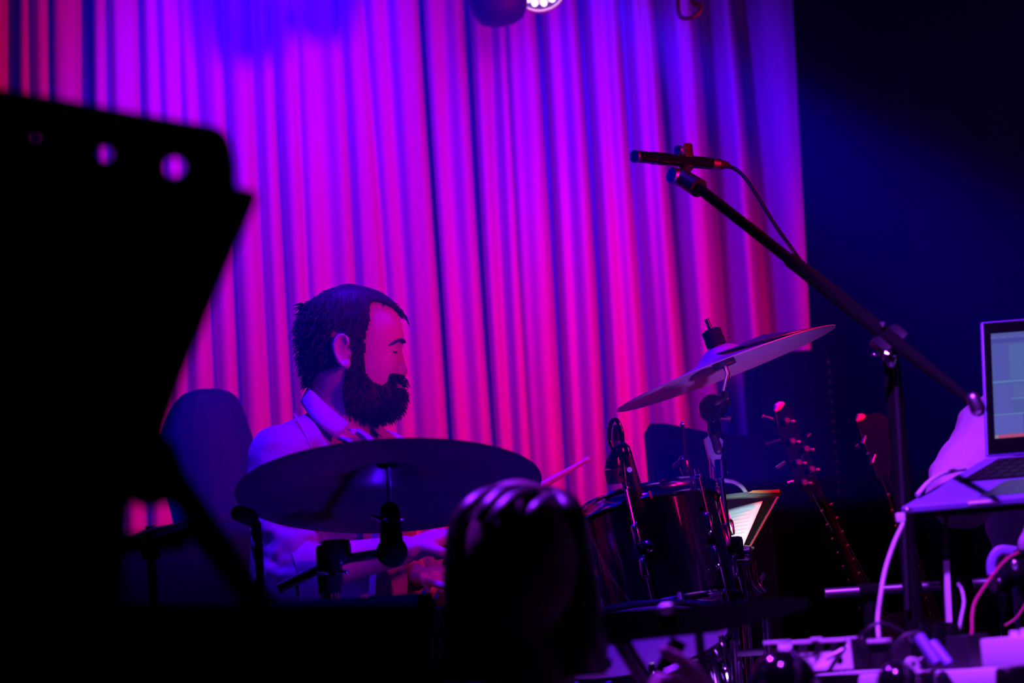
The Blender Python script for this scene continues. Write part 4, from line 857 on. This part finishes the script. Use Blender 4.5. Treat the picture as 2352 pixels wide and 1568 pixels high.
me = bpy.data.meshes.new_from_object(to.evaluated_get(bpy.context.evaluated_depsgraph_get())); bpy.data.objects.remove(to)
lo = bpy.data.objects.new('lettering', me); COL.objects.link(lo); lo.parent = sy; me.materials.clear(); me.materials.append(M['ink'])
mm = Matrix((tdx, UP, tdx.cross(UP))).transposed().to_4x4(); mm.translation = P(2320, 1507, 3.17) - tdy * .0034 - Vector(sy.location); lo.matrix_local = mm
# laptop
FL = P(2070, 1163, 3.62); BL = P(2262, 1052, 3.86); TL = P(2250, 742, 3.90)
X = (rt * 282 + up * 25).normalized(); X = (X + Vector((0, .10, 0))).normalized(); D = BL - FL; D = D - X * X.dot(D) * 0; W_ = .325; H = TL - BL
lp = thing('laptop', 'open silver laptop with a glowing screen of grey software windows', 'laptop', (FL + BL) / 2)
def plate(name, o, a_, b_, th, mt, par_, bev=0):
    n = a_.cross(b_).normalized(); mb = MB(); mb.prism([o, o + a_, o + a_ + b_, o + b_], n * th); ob = mb.build(name, mt, par_)
    if bev: md = ob.modifiers.new('b', 'BEVEL'); md.width = bev; md.segments = 3
    return ob
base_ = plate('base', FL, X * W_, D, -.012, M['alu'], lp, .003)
nb = X.cross(D).normalized(); nb = nb if nb.z > 0 else -nb
plate('keyboard_well', FL + X * .030 + D * .44 + nb * .0012, X * (W_ - .06), D * .50, .0004, M['key'], lp)
for r_ in range(5):
    for c_ in range(13):
        o = FL + X * (.034 + c_ * .0197) + D * (.455 + r_ * .095) + nb * .0016
        if o.x < 1.35: k_ = plate('key', o, X * .0165, D * .075, .0016 if True else 0, M['black'], lp)
plate('trackpad', FL + X * .11 + D * .06 + nb * .0006, X * .105, D * .34, .0005, M['steel'], lp)
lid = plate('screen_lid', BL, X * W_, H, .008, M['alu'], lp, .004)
ns = X.cross(H).normalized(); ns = ns if ns.y < 0 else -ns
plate('bezel', BL + X * .003 + H * .02 + ns * .0092, X * (W_ - .006), H * .965, .0006, M['gloss'], lp)
def em(n_, c, s=1.0): return mat(n_, (.02, .02, .02), .3, emis=c, estr=s)
sc0 = BL + X * .0150 + H * .125 + ns * .0102; SX = X * (W_ - .03); SH = H * .775
scr = plate('screen', sc0, SX, SH, .0005, em('screen_glow', (.055, .095, .30)), lp)
def pane(u0_, v0_, u1_, v1_, c, nm, lift=.0008):
    plate(nm, sc0 + SX * u0_ + SH * v0_ + ns * lift, SX * (u1_ - u0_), SH * (v1_ - v0_), .0003, em('px_%02d' % int(c[1] * 1000) + nm + '%d' % int(c[2] * 100), c), scr)
pane(.0, .905, 1, .945, (.04, .06, .28), 'title_bar'); pane(.0, .0, 1, .030, (.42, .06, .14), 'status_bar'); pane(0, 0, .018, .03, (.20, .22, .24), 'status_icon', .0012)
pane(.01, .55, .09, .88, (.06, .085, .34), 'side_panel'); pane(.10, .55, .62, .88, (.06, .12, .33), 'track_area'); pane(.0, .525, 1, .538, (.10, .20, .42), 'divider'); pane(.10, .36, .62, .37, (.09, .19, .42), 'divider')
pane(.01, .23, .10, .50, (.07, .09, .36), 'side_panel'); pane(.115, .38, .62, .50, (.065, .11, .32), 'track_area'); pane(.0, .215, 1, .225, (.10, .20, .42), 'divider')
pane(.0, .035, .16, .21, (.08, .10, .40), 'clip_panel'); pane(.165, .035, .172, .21, (.01, .02, .10), 'divider'); pane(.18, .035, .55, .21, (.07, .12, .32), 'clip_panel'); pane(.19, .11, .34, .16, (.0, .22, .55), 'blue_clip', .0012)
for k, (u, w_) in enumerate(((.0, .03), (.055, .03), (.10, .02), (.15, .04), (.21, .05), (.28, .03), (.33, .05))): pane(u, .955, u + w_, .962, (.12, .12, .5), 'menu_word', .0008)
mb = MB(); mb.capsule(FL + X * .105 - nb * .004, FL + X * .145 - nb * .004, .0030, .0030, 10); mb.build('front_notch', M['white'], lp)
# laptop stand
lsz = P(2175, 1175, 3.70)
lt = thing('laptop_stand', 'black stand with a pale upright post under the laptop', 'laptop stand', Vector((P(2182, 1560, 3.7).x, 3.72, STAGE)))
plate('tray', FL + X * .02 + D * .05 - nb * .024, X * .26, D * .8, .008, M['matte'], lt)
tube('post', [P(2172, 1180, 3.74), P(2173, 1290, 3.73)], .004, M['cable_b'], lt)
mb = MB(); a_, b_ = P(2174, 1287, 3.70), P(2185, 1428, 3.70); mb.box((a_ + b_) / 2, (.0085, .01, (b_ - a_).length), tdx, None, None, bev=.001) if False else mb.prism([P(2168, 1287, 3.70), P(2180, 1286, 3.70), P(2187, 1428, 3.70), P(2175, 1429, 3.70)], (0, .012, 0)); mb.build('upright_panel', M['white'], lt)
tube('lower_post', [P(2176, 1290, 3.73), Vector((P(2182, 1560, 3.7).x, 3.72, STAGE + .01))], .013, M['matte'], lt)
mb = MB(); mb.lathe([(0, .02), (.075, .008), (.08, 0), (0, 0)], Vector((P(2182, 1560, 3.7).x, 3.72, STAGE + .001)), UP, 36); mb.build('round_base', M['matte'], lt)
# cables
def cable(keys, r_, mt, label, n=50, nm='cable'): mb = MB(); mb.tube(pxpath(keys, n), r_, 12); return tag(mb.build(nm, mt), label, 'cable')
c_ = thing('power_cable', 'thick white cable with a square plug hanging from the laptop corner to the table', 'cable', P(2016, 1462, 3.50))
mb = MB(); mb.tube(pxpath([(2074, 1202, 3.56), (2052, 1250, 3.53), (2032, 1312, 3.50), (2022, 1370, 3.48), (2016, 1420, 3.47), (2018, 1466, 3.44)], 40), .0030, 12); mb.build('wire', M['cable_w'], c_)
mb = MB(); mb.box(P(2068, 1188, 3.57), (.014, .010, .014), bev=.003); mb.build('plug', M['white'], c_)
mb = MB(); mb.ell(P(2084, 1170, 3.58), (.006, .005, .004)); mb.build('plug_tip', M['steel'], c_)
cable([(2106, 1137, 3.655), (2132, 1108, 3.68), (2160, 1090, 3.72), (2186, 1082, 3.77), (2216, 1076, 3.82)], .0034, M['cable_w'], 'white cable arching over the left edge of the laptop base')
c_ = thing('red_cable', 'thin red cable curving down from the headphones to the table', 'cable', P(2228, 1500, 3.3))
mb = MB(); mb.tube(pxpath([(2338, 1268, 3.45), (2312, 1284, 3.44), (2286, 1312, 3.42), (2262, 1345, 3.40), (2240, 1380, 3.38), (2233, 1410, 3.37), (2232, 1450, 3.35), (2227, 1490, 3.32), (2232, 1520, 3.27)], 60), .0017, 10); mb.build('wire', M['cable_r'], c_)
cable([(2200, 1340, 3.42), (2208, 1352, 3.42), (2213, 1372, 3.41), (2213, 1390, 3.40), (2207, 1420, 3.38), (2203, 1445, 3.36), (2202, 1468, 3.32)], .0018, M['cable_w'], 'thin pale cable plugged upright into the dark pedal box')
cable([(2308, 1436, 3.5), (2330, 1422, 3.5), (2346, 1402, 3.5), (2370, 1360, 3.5)], .0012, M['cable_r'], 'short faint red wire curving at the far right above the synthesizer')
cable([(1940, 1490, 3.34), (1968, 1468, 3.33), (1990, 1446, 3.32), (2020, 1430, 3.32), (2052, 1438, 3.32), (2080, 1456, 3.32), (2095, 1475, 3.31)], .0022, M['cable_b'], 'thin blue-lit patch cable arching over the black label-strip box')
cable([(2042, 1538, 3.27), (2048, 1505, 3.26), (2060, 1476, 3.26), (2082, 1458, 3.26), (2110, 1452, 3.26)], .0030, M['cable_b'], 'second blue-lit patch cable rising in front of the black box')
cable([(2120, 1568, 3.2), (2138, 1544, 3.19), (2146, 1530, 3.19), (2148, 1548, 3.18), (2150, 1590, 3.17)], .0022, M['cable_b'], 'black cable looped over the front edge of the white table')
cable([(2300, 1534, 3.12), (2320, 1540, 3.115), (2336, 1532, 3.11), (2380, 1524, 3.10)], .0016, M['cable_b'], 'dark thin cable lying before the white synthesizer')
# headphones
hp = thing('headphones', 'blue-lit headphones hanging at the right edge above the synthesizer', 'headphones', P(2310, 1320, 3.5))
mb = MB(); mb.tube([P(*q) for q in spline([(2278, 1318, 3.52), (2277, 1292, 3.52), (2286, 1272, 3.52), (2302, 1262, 3.52), (2334, 1265, 3.52)], 24)], .0068, 14, flat=.45, ref=(0, 1, 0)); mb.build('headband', M['alu'], hp)
mb = MB(); mb.lathe([(0, .012), (.016, .012), (.02, .006), (.02, -.008), (0, -.008)], P(2336, 1298, 3.53), (-.5, -.85, 0), 30); mb.build('ear_cup', M['gloss'], hp)
mb = MB(); mb.ell(P(2332, 1297, 3.50), (.006, .004, .008)); mb.build('hinge', M['steel'], hp)
mb = MB(); mb.capsule(P(2279, 1322, 3.53), P(2283, 1345, 3.53), .010, .012, 14, .6); mb.build('ear_cup', M['black'], hp)
hh2 = thing('headphone_hook', 'black post behind the headphones at the right edge', 'hook', Vector((P(2345, 1300, 3.6).x, 3.6, STAGE)))
tube('post', [P(2345, 1262, 3.6), Vector((P(2345, 1300, 3.6).x, 3.6, STAGE + .01))], .012, M['matte'], hh2); mb = MB(); mb.box(P(2338, 1270, 3.56), (.03, .10, .008), bev=.002); mb.build('hook_plate', M['matte'], hh2)
mb = MB(); mb.lathe([(0, .02), (.045, .008), (.05, 0), (0, 0)], Vector((P(2345, 1300, 3.6).x, 3.6, STAGE + .001)), UP, 30); mb.build('round_base', M['matte'], hh2)
# chrome rail behind the table
rl = thing('rack_rail', 'horizontal chrome rail broken up by black clamps behind the table', 'rail', Vector((P(2100, 1348, 4.0).x, 4.0, STAGE)))
RA, RB = P(1895, 1362, 4.0), P(2420, 1328, 4.0); RB.z = RA.z; dR = RB - RA
tube('tube', [RA, RB], .0082, M['steel'], rl, 20)
fx = lambda px: (P(px, 1350, 4.0).x - RA.x) / dR.x
for a_, b_ in ((1972, 2026), (2095, 2116), (2185, 2232), (2298, 2330)):
    mb = MB(); mb.tube([RA + dR * fx(a_), RA + dR * fx(b_)], .0115, 16); mb.build('clamp', M['matte'], rl)
for px in (1998, 2310): p = RA + dR * fx(px); tube('leg', [p + Vector((0, .012, 0)), Vector((p.x, 4.012, STAGE + .004))], .012, M['matte'], rl)
# person behind the laptop
YP = 4.15; sh_ = P(2262, 980, YP)
pp = thing('person', 'person in a pale shirt mostly hidden behind the laptop screen', 'person', Vector((P(2420, 1200, YP).x, YP + .1, STAGE)))
cx = P(2500, 950, YP + .1); bm_ = MB()
shp = P(2285, 985, YP); elb = P(2205, 1130, YP - .08); wr = P(2300, 1130, YP - .26)
rows = [(Vector((cx.x, cx.y, shp.z + .05)), .075, .06), (Vector((cx.x, cx.y, shp.z + .01)), .15, .09), (Vector((cx.x, cx.y, shp.z - .08)), .18, .12), (Vector((cx.x, cx.y, shp.z - .30)), .165, .12), (Vector((cx.x, cx.y, STAGE + .62)), .18, .14)]
torso_loft(bm_, rows, Vector((1, 0, 0)), Vector((0, 1, 0))); bm_.ell(Vector((cx.x + .03, cx.y - .04, shp.z + .21)), (.078, .092, .115)); limb(bm_, (cx.x, cx.y, shp.z + .03), (cx.x + .02, cx.y - .02, shp.z + .13), .055, .052)
bm_.ell(Vector((cx.x + .03, cx.y - .135, shp.z + .20)), (.012, .02, .02))
for sd in (-1, 1): bm_.ell(Vector((cx.x + .03 + sd * .08, cx.y - .03, shp.z + .21)), (.008, .018, .03))
limb(bm_, shp, elb, .045, .036); limb(bm_, elb, wr, .036, .025); s2_ = Vector((2 * cx.x - shp.x, shp.y, shp.z)); e2_ = Vector((2 * cx.x - elb.x, elb.y, elb.z)); w2_ = Vector((2 * cx.x - wr.x - .1, wr.y, wr.z)); limb(bm_, s2_, e2_, .045, .036); limb(bm_, e2_, w2_, .036, .025)
hand(bm_, wr, (.6, -.7, -.1), (0, 0, -1), ts=1, curl=(15, 25, 15)); hand(bm_, w2_, (-.4, -.8, -.1), (0, 0, -1), ts=-1, curl=(15, 25, 15)); fused(bm_, 'body', M['skin'], pp, .007, 3)
sm_ = MB(); torso_loft(sm_, [(c, a * 1.1, b * 1.15) for c, a, b in rows], Vector((1, 0, 0)), Vector((0, 1, 0))); limb(sm_, shp, elb, .068, .060); limb(sm_, elb, elb.lerp(wr, .3), .055, .05); limb(sm_, s2_, e2_, .068, .060); limb(sm_, e2_, e2_.lerp(w2_, .3), .055, .05)
limb(sm_, shp, (cx.x - .06, cx.y, shp.z + .03), .06, .055); limb(sm_, s2_, (cx.x + .06, cx.y, shp.z + .03), .06, .055)
fused(sm_, 'shirt', M['paleshirt'], pp, .010, 4, disp=lambda c, n: .010 * noise.noise(Vector((c.x * 16, c.y * 12, c.z * 26 + c.x * 10))) + .004 * noise.noise(c * 40))
mb = MB(); mb.ell(Vector((cx.x + .03, cx.y - .015, shp.z + .235)), (.085, .095, .105)); mb.build('hair', M['hair'], pp)
tr = MB()
for sd in (-1, 1):
    h = Vector((cx.x + sd * .10, cx.y, STAGE + .58)); k_ = h + Vector((sd * .05, -.30, .0)); limb(tr, h, k_, .08, .06); limb(tr, k_, k_ + Vector((0, .05, -.46)), .058, .045)
    sb = MB(); sb.capsule(k_ + Vector((0, .05, -.535)), k_ + Vector((0, -.10, -.54)), .04, .034, 14); sb.build('shoe', M['black'], pp)
fused(tr, 'trousers', M['darkcloth'], pp, .014, 3)
s4 = thing('stool', 'low dark stool under the person behind the laptop', 'stool', Vector((cx.x, cx.y, STAGE)))
mb = MB(); mb.lathe([(0, 0), (.17, 0), (.18, -.02), (.17, -.05), (0, -.05)], Vector((cx.x, cx.y, STAGE + .47)), UP, 36); mb.build('seat', M['black'], s4)
for k in range(4):
    a = R(90 * k + 45); mb = MB(); mb.tube([(cx.x + .10 * math.cos(a), cx.y + .10 * math.sin(a), STAGE + .42), (cx.x + .17 * math.cos(a), cx.y + .17 * math.sin(a), STAGE + .006)], .013); mb.build('leg', M['matte'], s4)

# ------------------------------------------------------------ dark things close to the camera
# loudspeaker at the left
YF = 2.0
sp = thing('loudspeaker', 'huge out-of-focus black loudspeaker filling the left side of the picture', 'speaker', Vector((P(150, 800, YF).x, YF, 0)))
def thickpoly(name, px, Y, th, mt, par_, cen):
    back = [P(x, y, Y) for x, y in px]; dirn = (P(*cen, Y) - CAM).normalized(); mb = MB(); mb.prism(back, -dirn * th); return mb.build(name, mt, par_, angle=30)
top_out = [(-60, 192), (0, 203), (150, 228), (300, 256), (420, 277), (482, 287), (506, 296), (522, 312), (532, 336), (539, 375), (541, 432), (541, 470), (-60, 470)]
pl = thickpoly('top_panel', top_out, YF, .012, M['matte'], sp, (250, 350))
cut = MB(); 
for hx, hy, r_ in ((82, 316, 4), (241, 354, 15), (401, 384, 22)): c_ = P(hx, hy, YF); d_ = (c_ - CAM).normalized(); cut.lathe([(0, -.04), (r_ * S(YF), -.04), (r_ * S(YF), .04), (0, .04)], c_, d_, 32)
me = cut.mesh('cut', Vector(pl.parent.location)); co = bpy.data.objects.new('cut', me); COL.objects.link(co); co.location = pl.parent.location; bpy.context.view_layer.update()
md = pl.modifiers.new('b', 'BOOLEAN'); md.operation = 'DIFFERENCE'; md.solver = 'EXACT'; md.object = co; bpy.context.view_layer.update()
out = bpy.data.meshes.new_from_object(pl.evaluated_get(bpy.context.evaluated_depsgraph_get())); pl.modifiers.remove(md); pl.data = out; bpy.data.objects.remove(co)
thickpoly('lip', [(-60, 432), (540, 430), (560, 434), (576, 438), (582, 448), (577, 466), (568, 484), (-60, 484)], YF, .05, M['matte'], sp, (250, 460))
thickpoly('cabinet', [(-60, 480), (568, 480), (545, 535), (520, 592), (495, 650), (452, 756), (430, 808), (408, 862), (388, 922), (372, 968), (374, 990), (390, 1012), (428, 1090), (400, 1140), (372, 1128), (340, 1140), (310, 1134), (298, 1126), (292, 1150), (286, 1180), (-60, 1180)], YF, .16, M['matte'], sp, (250, 800))
thickpoly('stand_column', [(-60, 1170), (288, 1170), (278, 1300), (272, 1620), (-60, 1620)], YF, .10, M['matte'], sp, (100, 1400))
thickpoly('stand_brace', [(398, 1010), (428, 1088), (478, 1160), (640, 1400), (700, 1480), (580, 1480), (548, 1380), (440, 1240), (396, 1140), (380, 1060)], YF + .02, .05, M['matte'], sp, (500, 1250))
mb = MB(); bx_ = P(60, 1600, YF); mb.box((bx_.x - .02, YF - .05, bx_.z / 2 + .03), (.14, .12, bx_.z + .05)); mb.build('stand_column', M['matte'], sp)
thickpoly('handle', [(200, 1250), (270, 1222), (345, 1222), (438, 1196), (445, 1230), (420, 1265), (300, 1275), (200, 1300)], YF, .03, M['matte'], sp, (330, 1240))
# black case across the lower left
YQ = 2.45; a_ = P(-120, 1392, YQ); b_ = P(1012, 1392, YQ)
fc = thing('equipment_case', 'long black case across the bottom left foreground', 'case', Vector(((a_.x + b_.x) / 2, YQ - .15, 0)))
mb = MB(); mb.prism([P(-160, 1392, YQ), P(560, 1394, YQ), P(1015, 1392, YQ), P(1020, 1640, YQ), P(-160, 1640, YQ)], (0, -.25, 0)); mb.build('lid', M['matte'], fc)
zb = P(400, 1640, YQ).z; mb = MB(); mb.box(((a_.x + b_.x) / 2, YQ - .125, zb / 2 + .04), (b_.x - a_.x - .02, .22, zb + .06)); mb.build('case_body', M['matte'], fc)
# grey-topped wedge behind it
wg = thing('stage_monitor', 'dim dark-blue monitor wedge top showing above the black case', 'speaker', Vector((P(780, 1400, 3.45).x, 3.45, STAGE)))
za = P(780, 1372, 3.45).z; x0 = P(575, 1372, 3.45).x; x1 = P(985, 1372, 3.45).x
mb = MB(); mb.prism([(x0 + .02, 3.35, STAGE), (x0, 3.35, za - .10), (x0, 3.55, za), (x0, 3.75, za - .02), (x0 + .02, 3.75, STAGE)], (x1 - x0, 0, 0)); mb.build('cabinet', M['amp'], wg)
mb = MB(); mb.prism([(x0 + .02, 3.343, za - .108), (x0 + .02, 3.35, za - .099), (x0 + .02, 3.545, za + .001), (x0 + .02, 3.538, za - .006)], (x1 - x0 - .04, 0, 0)); mb.build('grille', M['black'], wg)
# keyboard across the foreground, right of the head
YK = 3.0
kk = thing('electric_piano', 'black keyboard seen end-on across the bottom, right of the foreground head', 'keyboard', Vector((P(1500, 1500, YK).x, YK, 0)))
mb = MB(); mb.prism([P(1335, 1405, YK), P(1390, 1402, YK), P(1560, 1392, YK), P(1700, 1382, YK), P(1790, 1372, YK), P(1840, 1376, YK), P(1846, 1396, YK), P(1815, 1406, YK), P(1764, 1420, YK), P(1640, 1452, YK), P(1430, 1474, YK), P(1335, 1498, YK)], (0, -.06, 0)); mb.build('keyboard_body', M['matte'], kk)
mb = MB(); mb.ell(P(1532, 1398, YK - .065), (.013, .004, .007), (rt * 1 + up * .25)); mb.build('lit_spot_plate', M['steel'], kk)  # small steel oval added to stand for a lit spot
tube('stand_leg', [P(1425, 1470, YK - .03), P(1560, 1690, YK - .03), Vector((P(1700, 1690, YK).x, YK - .03, .01))], .011, M['steel'], kk)
tube('stand_leg', [P(1560, 1470, YK + .02), P(1440, 1690, YK + .02), Vector((P(1250, 1690, YK).x, YK + .02, .01))], .011, M['matte'], kk)
mb = MB(); mb.capsule(P(1372, 1526, YK - .03), P(1390, 1523, YK - .04), .009, .009, 16); mb.build('stand_knob', M['alu'], kk)
tube('knob_arm', [P(1376, 1505, YK), P(1384, 1470, YK)], .008, M['matte'], kk)
tube('stand_leg', [P(1604, 1440, YK + .06), P(1616, 1560, YK + .06), Vector((P(1625, 1640, YK).x, YK + .06, .01))], .006, M['matte'], kk)
# chrome tubes of the drum rack
dk = thing('drum_rack', 'two upright chrome tubes between the keyboard and the table', 'stand', Vector((P(1700, 1560, 4.0).x, 4.0, STAGE)))
for a_, b_ in (((1684, 1470), (1696, 1640)), ((1694, 1520), (1704, 1640)), ((1758, 1400), (1776, 1640))):
    q = P(*b_, 4.0); tube('tube', [P(*a_, 4.0), q, Vector((q.x + .01, 4.0, STAGE + .004))], .0065, M['chrome'], dk, 14)
tube('cross_tube', [P(1684, 1500, 4.012), P(1766, 1495, 4.012)], .006, M['matte'], dk, 12)
# head in the foreground
YH = 2.9; hc = P(1195, 1300, YH)
fp = thing('person', 'foreground spectator seen from behind, glossy dark hair catching violet light', 'person', Vector((hc.x, hc.y - .02, 0)))
bm_ = MB(); bm_.ell(hc, (.076, .092, .105)); limb(bm_, hc - UP * .08, hc - UP * .2, .056, .062)
for sd in (-1, 1): bm_.ell(hc + Vector((sd * .078, .01, -.015)), (.010, .018, .030))
bm_.ell(hc + Vector((0, .098, -.02)), (.014, .022, .022))
rows = [(hc - UP * .19, .07, .065), (hc - UP * .235, .15, .09), (hc - UP * .31, .195, .115), (hc - UP * .5, .17, .12), (Vector((hc.x, hc.y, .62)), .18, .14)]
torso_loft(bm_, rows, Vector((1, 0, 0)), Vector((0, 1, 0)))
for sd in (-1, 1): limb(bm_, hc + Vector((sd * .18, 0, -.29)), hc + Vector((sd * .22, .04, -.55)), .048, .04); limb(bm_, hc + Vector((sd * .22, .04, -.55)), hc + Vector((sd * .10, .26, -.60)), .04, .028); hand(bm_, hc + Vector((sd * .10, .26, -.60)), (-sd * .3, 1, 0), (0, 0, -1), ts=-sd, curl=(20, 30, 20))
fused(bm_, 'body', M['skin2'], fp, .008, 3)
k = 110; rings_ = []
hk = [(1196, 1113, 4, 4), (1192, 1117, 55, 50), (1190, 1132, 105, 92), (1188, 1160, 140, 130), (1188, 1200, 160, 160), (1190, 1250, 168, 180), (1192, 1300, 172, 188), (1196, 1350, 178, 185), (1200, 1420, 186, 175), (1204, 1490, 190, 160), (1206, 1560, 184, 140)]
for q in spline(hk, 90):
    c = P(q[0], q[1], YH); ring = []
    for i in range(k):
        th = 2 * math.pi * i / k; r_ = 1 + .035 * noise.noise(Vector((th * 7 + q[1] * .012 * math.cos(th), 3, q[1] * .004))) + .014 * noise.noise(Vector((th * 22 + q[1] * .02, 7, q[1] * .006)))
        ring.append(c + Vector((q[2] * S(YH) * math.cos(th) * r_, q[3] * S(YH) * .62 * math.sin(th) * r_, .012 * math.sin(th * 1.0) * 0)))
    rings_.append(ring)
mb = MB(); mb.loft(rings_); mb.build('hair', M['glosshair'], fp, angle=180)
# swept locks over the crown
lk = MB()
for (pts, r_) in (([(1222, 1118, 2.86), (1160, 1126, 2.81), (1120, 1158, 2.78), (1096, 1196, 2.77)], .012), ([(1240, 1122, 2.86), (1190, 1134, 2.80), (1150, 1165, 2.77), (1118, 1205, 2.76)], .012), ([(1190, 1116, 2.87), (1120, 1130, 2.83), (1075, 1160, 2.80), (1045, 1200, 2.79)], .013), ([(1272, 1130, 2.86), (1240, 1155, 2.79), (1205, 1185, 2.77)], .010), ([(1276, 1126, 2.86), (1300, 1150, 2.80), (1322, 1190, 2.78), (1340, 1260, 2.78)], .012), ([(1150, 1122, 2.88), (1090, 1145, 2.85), (1050, 1180, 2.83)], .011)):
    sp_ = [P(*q) for q in spline(pts, 22)]; n = len(sp_); lk = MB(); lk.tube(sp_, [r_ * (.35 + .65 * math.sin(math.pi * (i + 1) / (n + 1))) for i in range(n)], 12, flat=.5); lk.build('hair_lock', M['glosshair'], fp, angle=180)
jk = MB(); torso_loft(jk, [(c, a * 1.1, b * 1.15) for c, a, b in rows], Vector((1, 0, 0)), Vector((0, 1, 0)))
for sd in (-1, 1): limb(jk, hc + Vector((sd * .18, 0, -.29)), hc + Vector((sd * .22, .04, -.55)), .062, .052); limb(jk, hc + Vector((sd * .22, .04, -.55)), hc + Vector((sd * .11, .23, -.60)), .052, .04)
fused(jk, 'jacket', M['darkcloth'], fp, .012, 4, disp=lambda c, n: .006 * noise.noise(c * 9))
def legs_and_stool(par_, c, zseat, label, fwd=1, z0=0.0):
    tr = MB()
    for sd in (-1, 1):
        h = Vector((c.x + sd * .10, c.y, zseat + .12)); k_ = h + Vector((sd * .26, fwd * .12, 0)); limb(tr, h, k_, .08, .06); limb(tr, k_, Vector((k_.x, k_.y - .06 * fwd, z0 + .10)), .058, .045)
        sb = MB(); sb.capsule(Vector((k_.x, k_.y - .08 * fwd, z0 + .042)), Vector((k_.x, k_.y + .02 * fwd, z0 + .038)), .041, .034, 14); sb.build('shoe', M['black'], par_)
    fused(tr, 'trousers', M['darkcloth'], par_, .014, 3)
    s4 = thing('chair', label, 'chair', Vector((c.x, c.y, z0)))
    mb = MB(); mb.box((c.x, c.y + .02 * fwd, zseat + .015), (.42, .42, .03), bev=.01); mb.build('seat', M['black'], s4)
    for sx_ in (-1, 1):
        for sy_ in (-1, 1): tube('leg', [(c.x + sx_ * .19, c.y + sy_ * .19, zseat), (c.x + sx_ * .20, c.y + sy_ * .21, z0 + .003)], .012, M['matte'], s4, 12)
    mb = MB(); mb.box((c.x, c.y - fwd * .215, zseat + .28), (.40, .025, .22), bev=.01); mb.build('backrest', M['black'], s4)
    for sx_ in (-1, 1): tube('back_post', [(c.x + sx_ * .17, c.y - fwd * .205, zseat + .01), (c.x + sx_ * .17, c.y - fwd * .215, zseat + .30)], .010, M['matte'], s4, 12)
legs_and_stool(fp, Vector((hc.x, hc.y, 0)), .46, 'black chair under the foreground spectator with glossy hair')
# second spectator: top of a dark head and a raised hand
Y2 = 2.3; h2 = P(1700, 1900, Y2)
f2 = thing('person', 'spectator below the frame whose raised violet-lit hand shows at the bottom edge', 'person', Vector((h2.x, h2.y, 0)))
bm_ = MB(); bm_.ell(h2, (.076, .092, .100)); limb(bm_, h2 - UP * .08, h2 - UP * .2, .056, .062)
rows = [(h2 - UP * .19, .07, .065), (h2 - UP * .235, .15, .09), (h2 - UP * .31, .195, .115), (h2 - UP * .5, .17, .12), (Vector((h2.x, h2.y, .56)), .18, .14)]
torso_loft(bm_, rows, Vector((1, 0, 0)), Vector((0, 1, 0)))
hw = P(1656, 1640, 2.85); el = Vector((hw.x + .06, 2.66, hw.z - .18)); shl = h2 + Vector((-.18, 0, -.29))
limb(bm_, shl, el, .046, .038); limb(bm_, el, hw, .038, .027)
hand(bm_, hw, (-1, .05, .30), (0, 1, 0), ts=-1, curl=(70, 85, 50), sc=.82, thumb=(.85, .9, -.05))
limb(bm_, h2 + Vector((.18, 0, -.29)), h2 + Vector((.22, .04, -.53)), .048, .04); limb(bm_, h2 + Vector((.22, .04, -.53)), h2 + Vector((.10, .26, -.56)), .04, .028); hand(bm_, h2 + Vector((.10, .26, -.56)), (-.3, 1, 0), (0, 0, -1), ts=-1, curl=(20, 30, 20))
for sd in (-1, 1): bm_.ell(h2 + Vector((sd * .078, .01, -.015)), (.010, .018, .030))
bm_.ell(h2 + Vector((0, .098, -.02)), (.014, .022, .022))
fused(bm_, 'body', M['skin'], f2, .0055, 3)
mb = MB(); mb.ell(h2 + Vector((0, -.01, .02)), (.088, .102, .095), seg=40, rings=24); mb.build('hair', M['hair'], f2)
jk = MB(); torso_loft(jk, [(c, a * 1.1, b * 1.15) for c, a, b in rows], Vector((1, 0, 0)), Vector((0, 1, 0)))
limb(jk, shl, el, .060, .05); limb(jk, el, el.lerp(hw, .5), .05, .042); limb(jk, h2 + Vector((.18, 0, -.29)), h2 + Vector((.22, .04, -.53)), .06, .05); limb(jk, h2 + Vector((.22, .04, -.53)), h2 + Vector((.12, .22, -.56)), .05, .04)
fused(jk, 'jacket', M['darkcloth'], f2, .012, 4, disp=lambda c, n: .006 * noise.noise(c * 9))
mb = MB(); mb.tube([P(1530, 1545, 2.80), P(1556, 1534, 2.80)], .0032, 12); mb.build('finger_ring', M['steel'], f2)
legs_and_stool(f2, Vector((h2.x, h2.y, 0)), .42, 'black chair under the spectator with the raised hand')
# ball microphones in front of the table
for px, py, Yb, r_, lab in ((1800, 1573, 2.9, .041, 'larger round black microphone ball left of the violet table front'), (2062, 1570, 2.95, .026, 'smaller round black microphone ball in front of the violet table edge')):
    c_ = P(px, py, Yb); bl = thing('microphone', lab, 'microphone', Vector((c_.x, Yb, 0)))
    mb = MB(); mb.ell(c_, (r_, r_, r_ * 1.02), seg=36, rings=24); mb.build('grille_ball', M['gloss'], bl)
    mb = MB(); mb.lathe([(r_ * 1.0, .003), (r_ * 1.04, .003), (r_ * 1.04, -.003), (r_ * 1.0, -.003), (r_ * 1.0, .003)], c_, (-.9, -.25, .3), 40); mb.build('rim_highlight_band', M['steel'], bl)  # bright band added to draw the highlight along the ball's rim
    e_ = P(px + 6, py + 200, Yb); mb = MB(); mb.tube([c_ - UP * r_ * .7, e_, Vector((e_.x, Yb, .01))], .012, 12); mb.build('stem', M['matte'], bl)
    mb = MB(); mb.lathe([(0, .022), (.12, .01), (.13, 0), (0, 0)], Vector((e_.x, Yb, .001)), UP, 30); mb.build('round_base', M['matte'], bl)
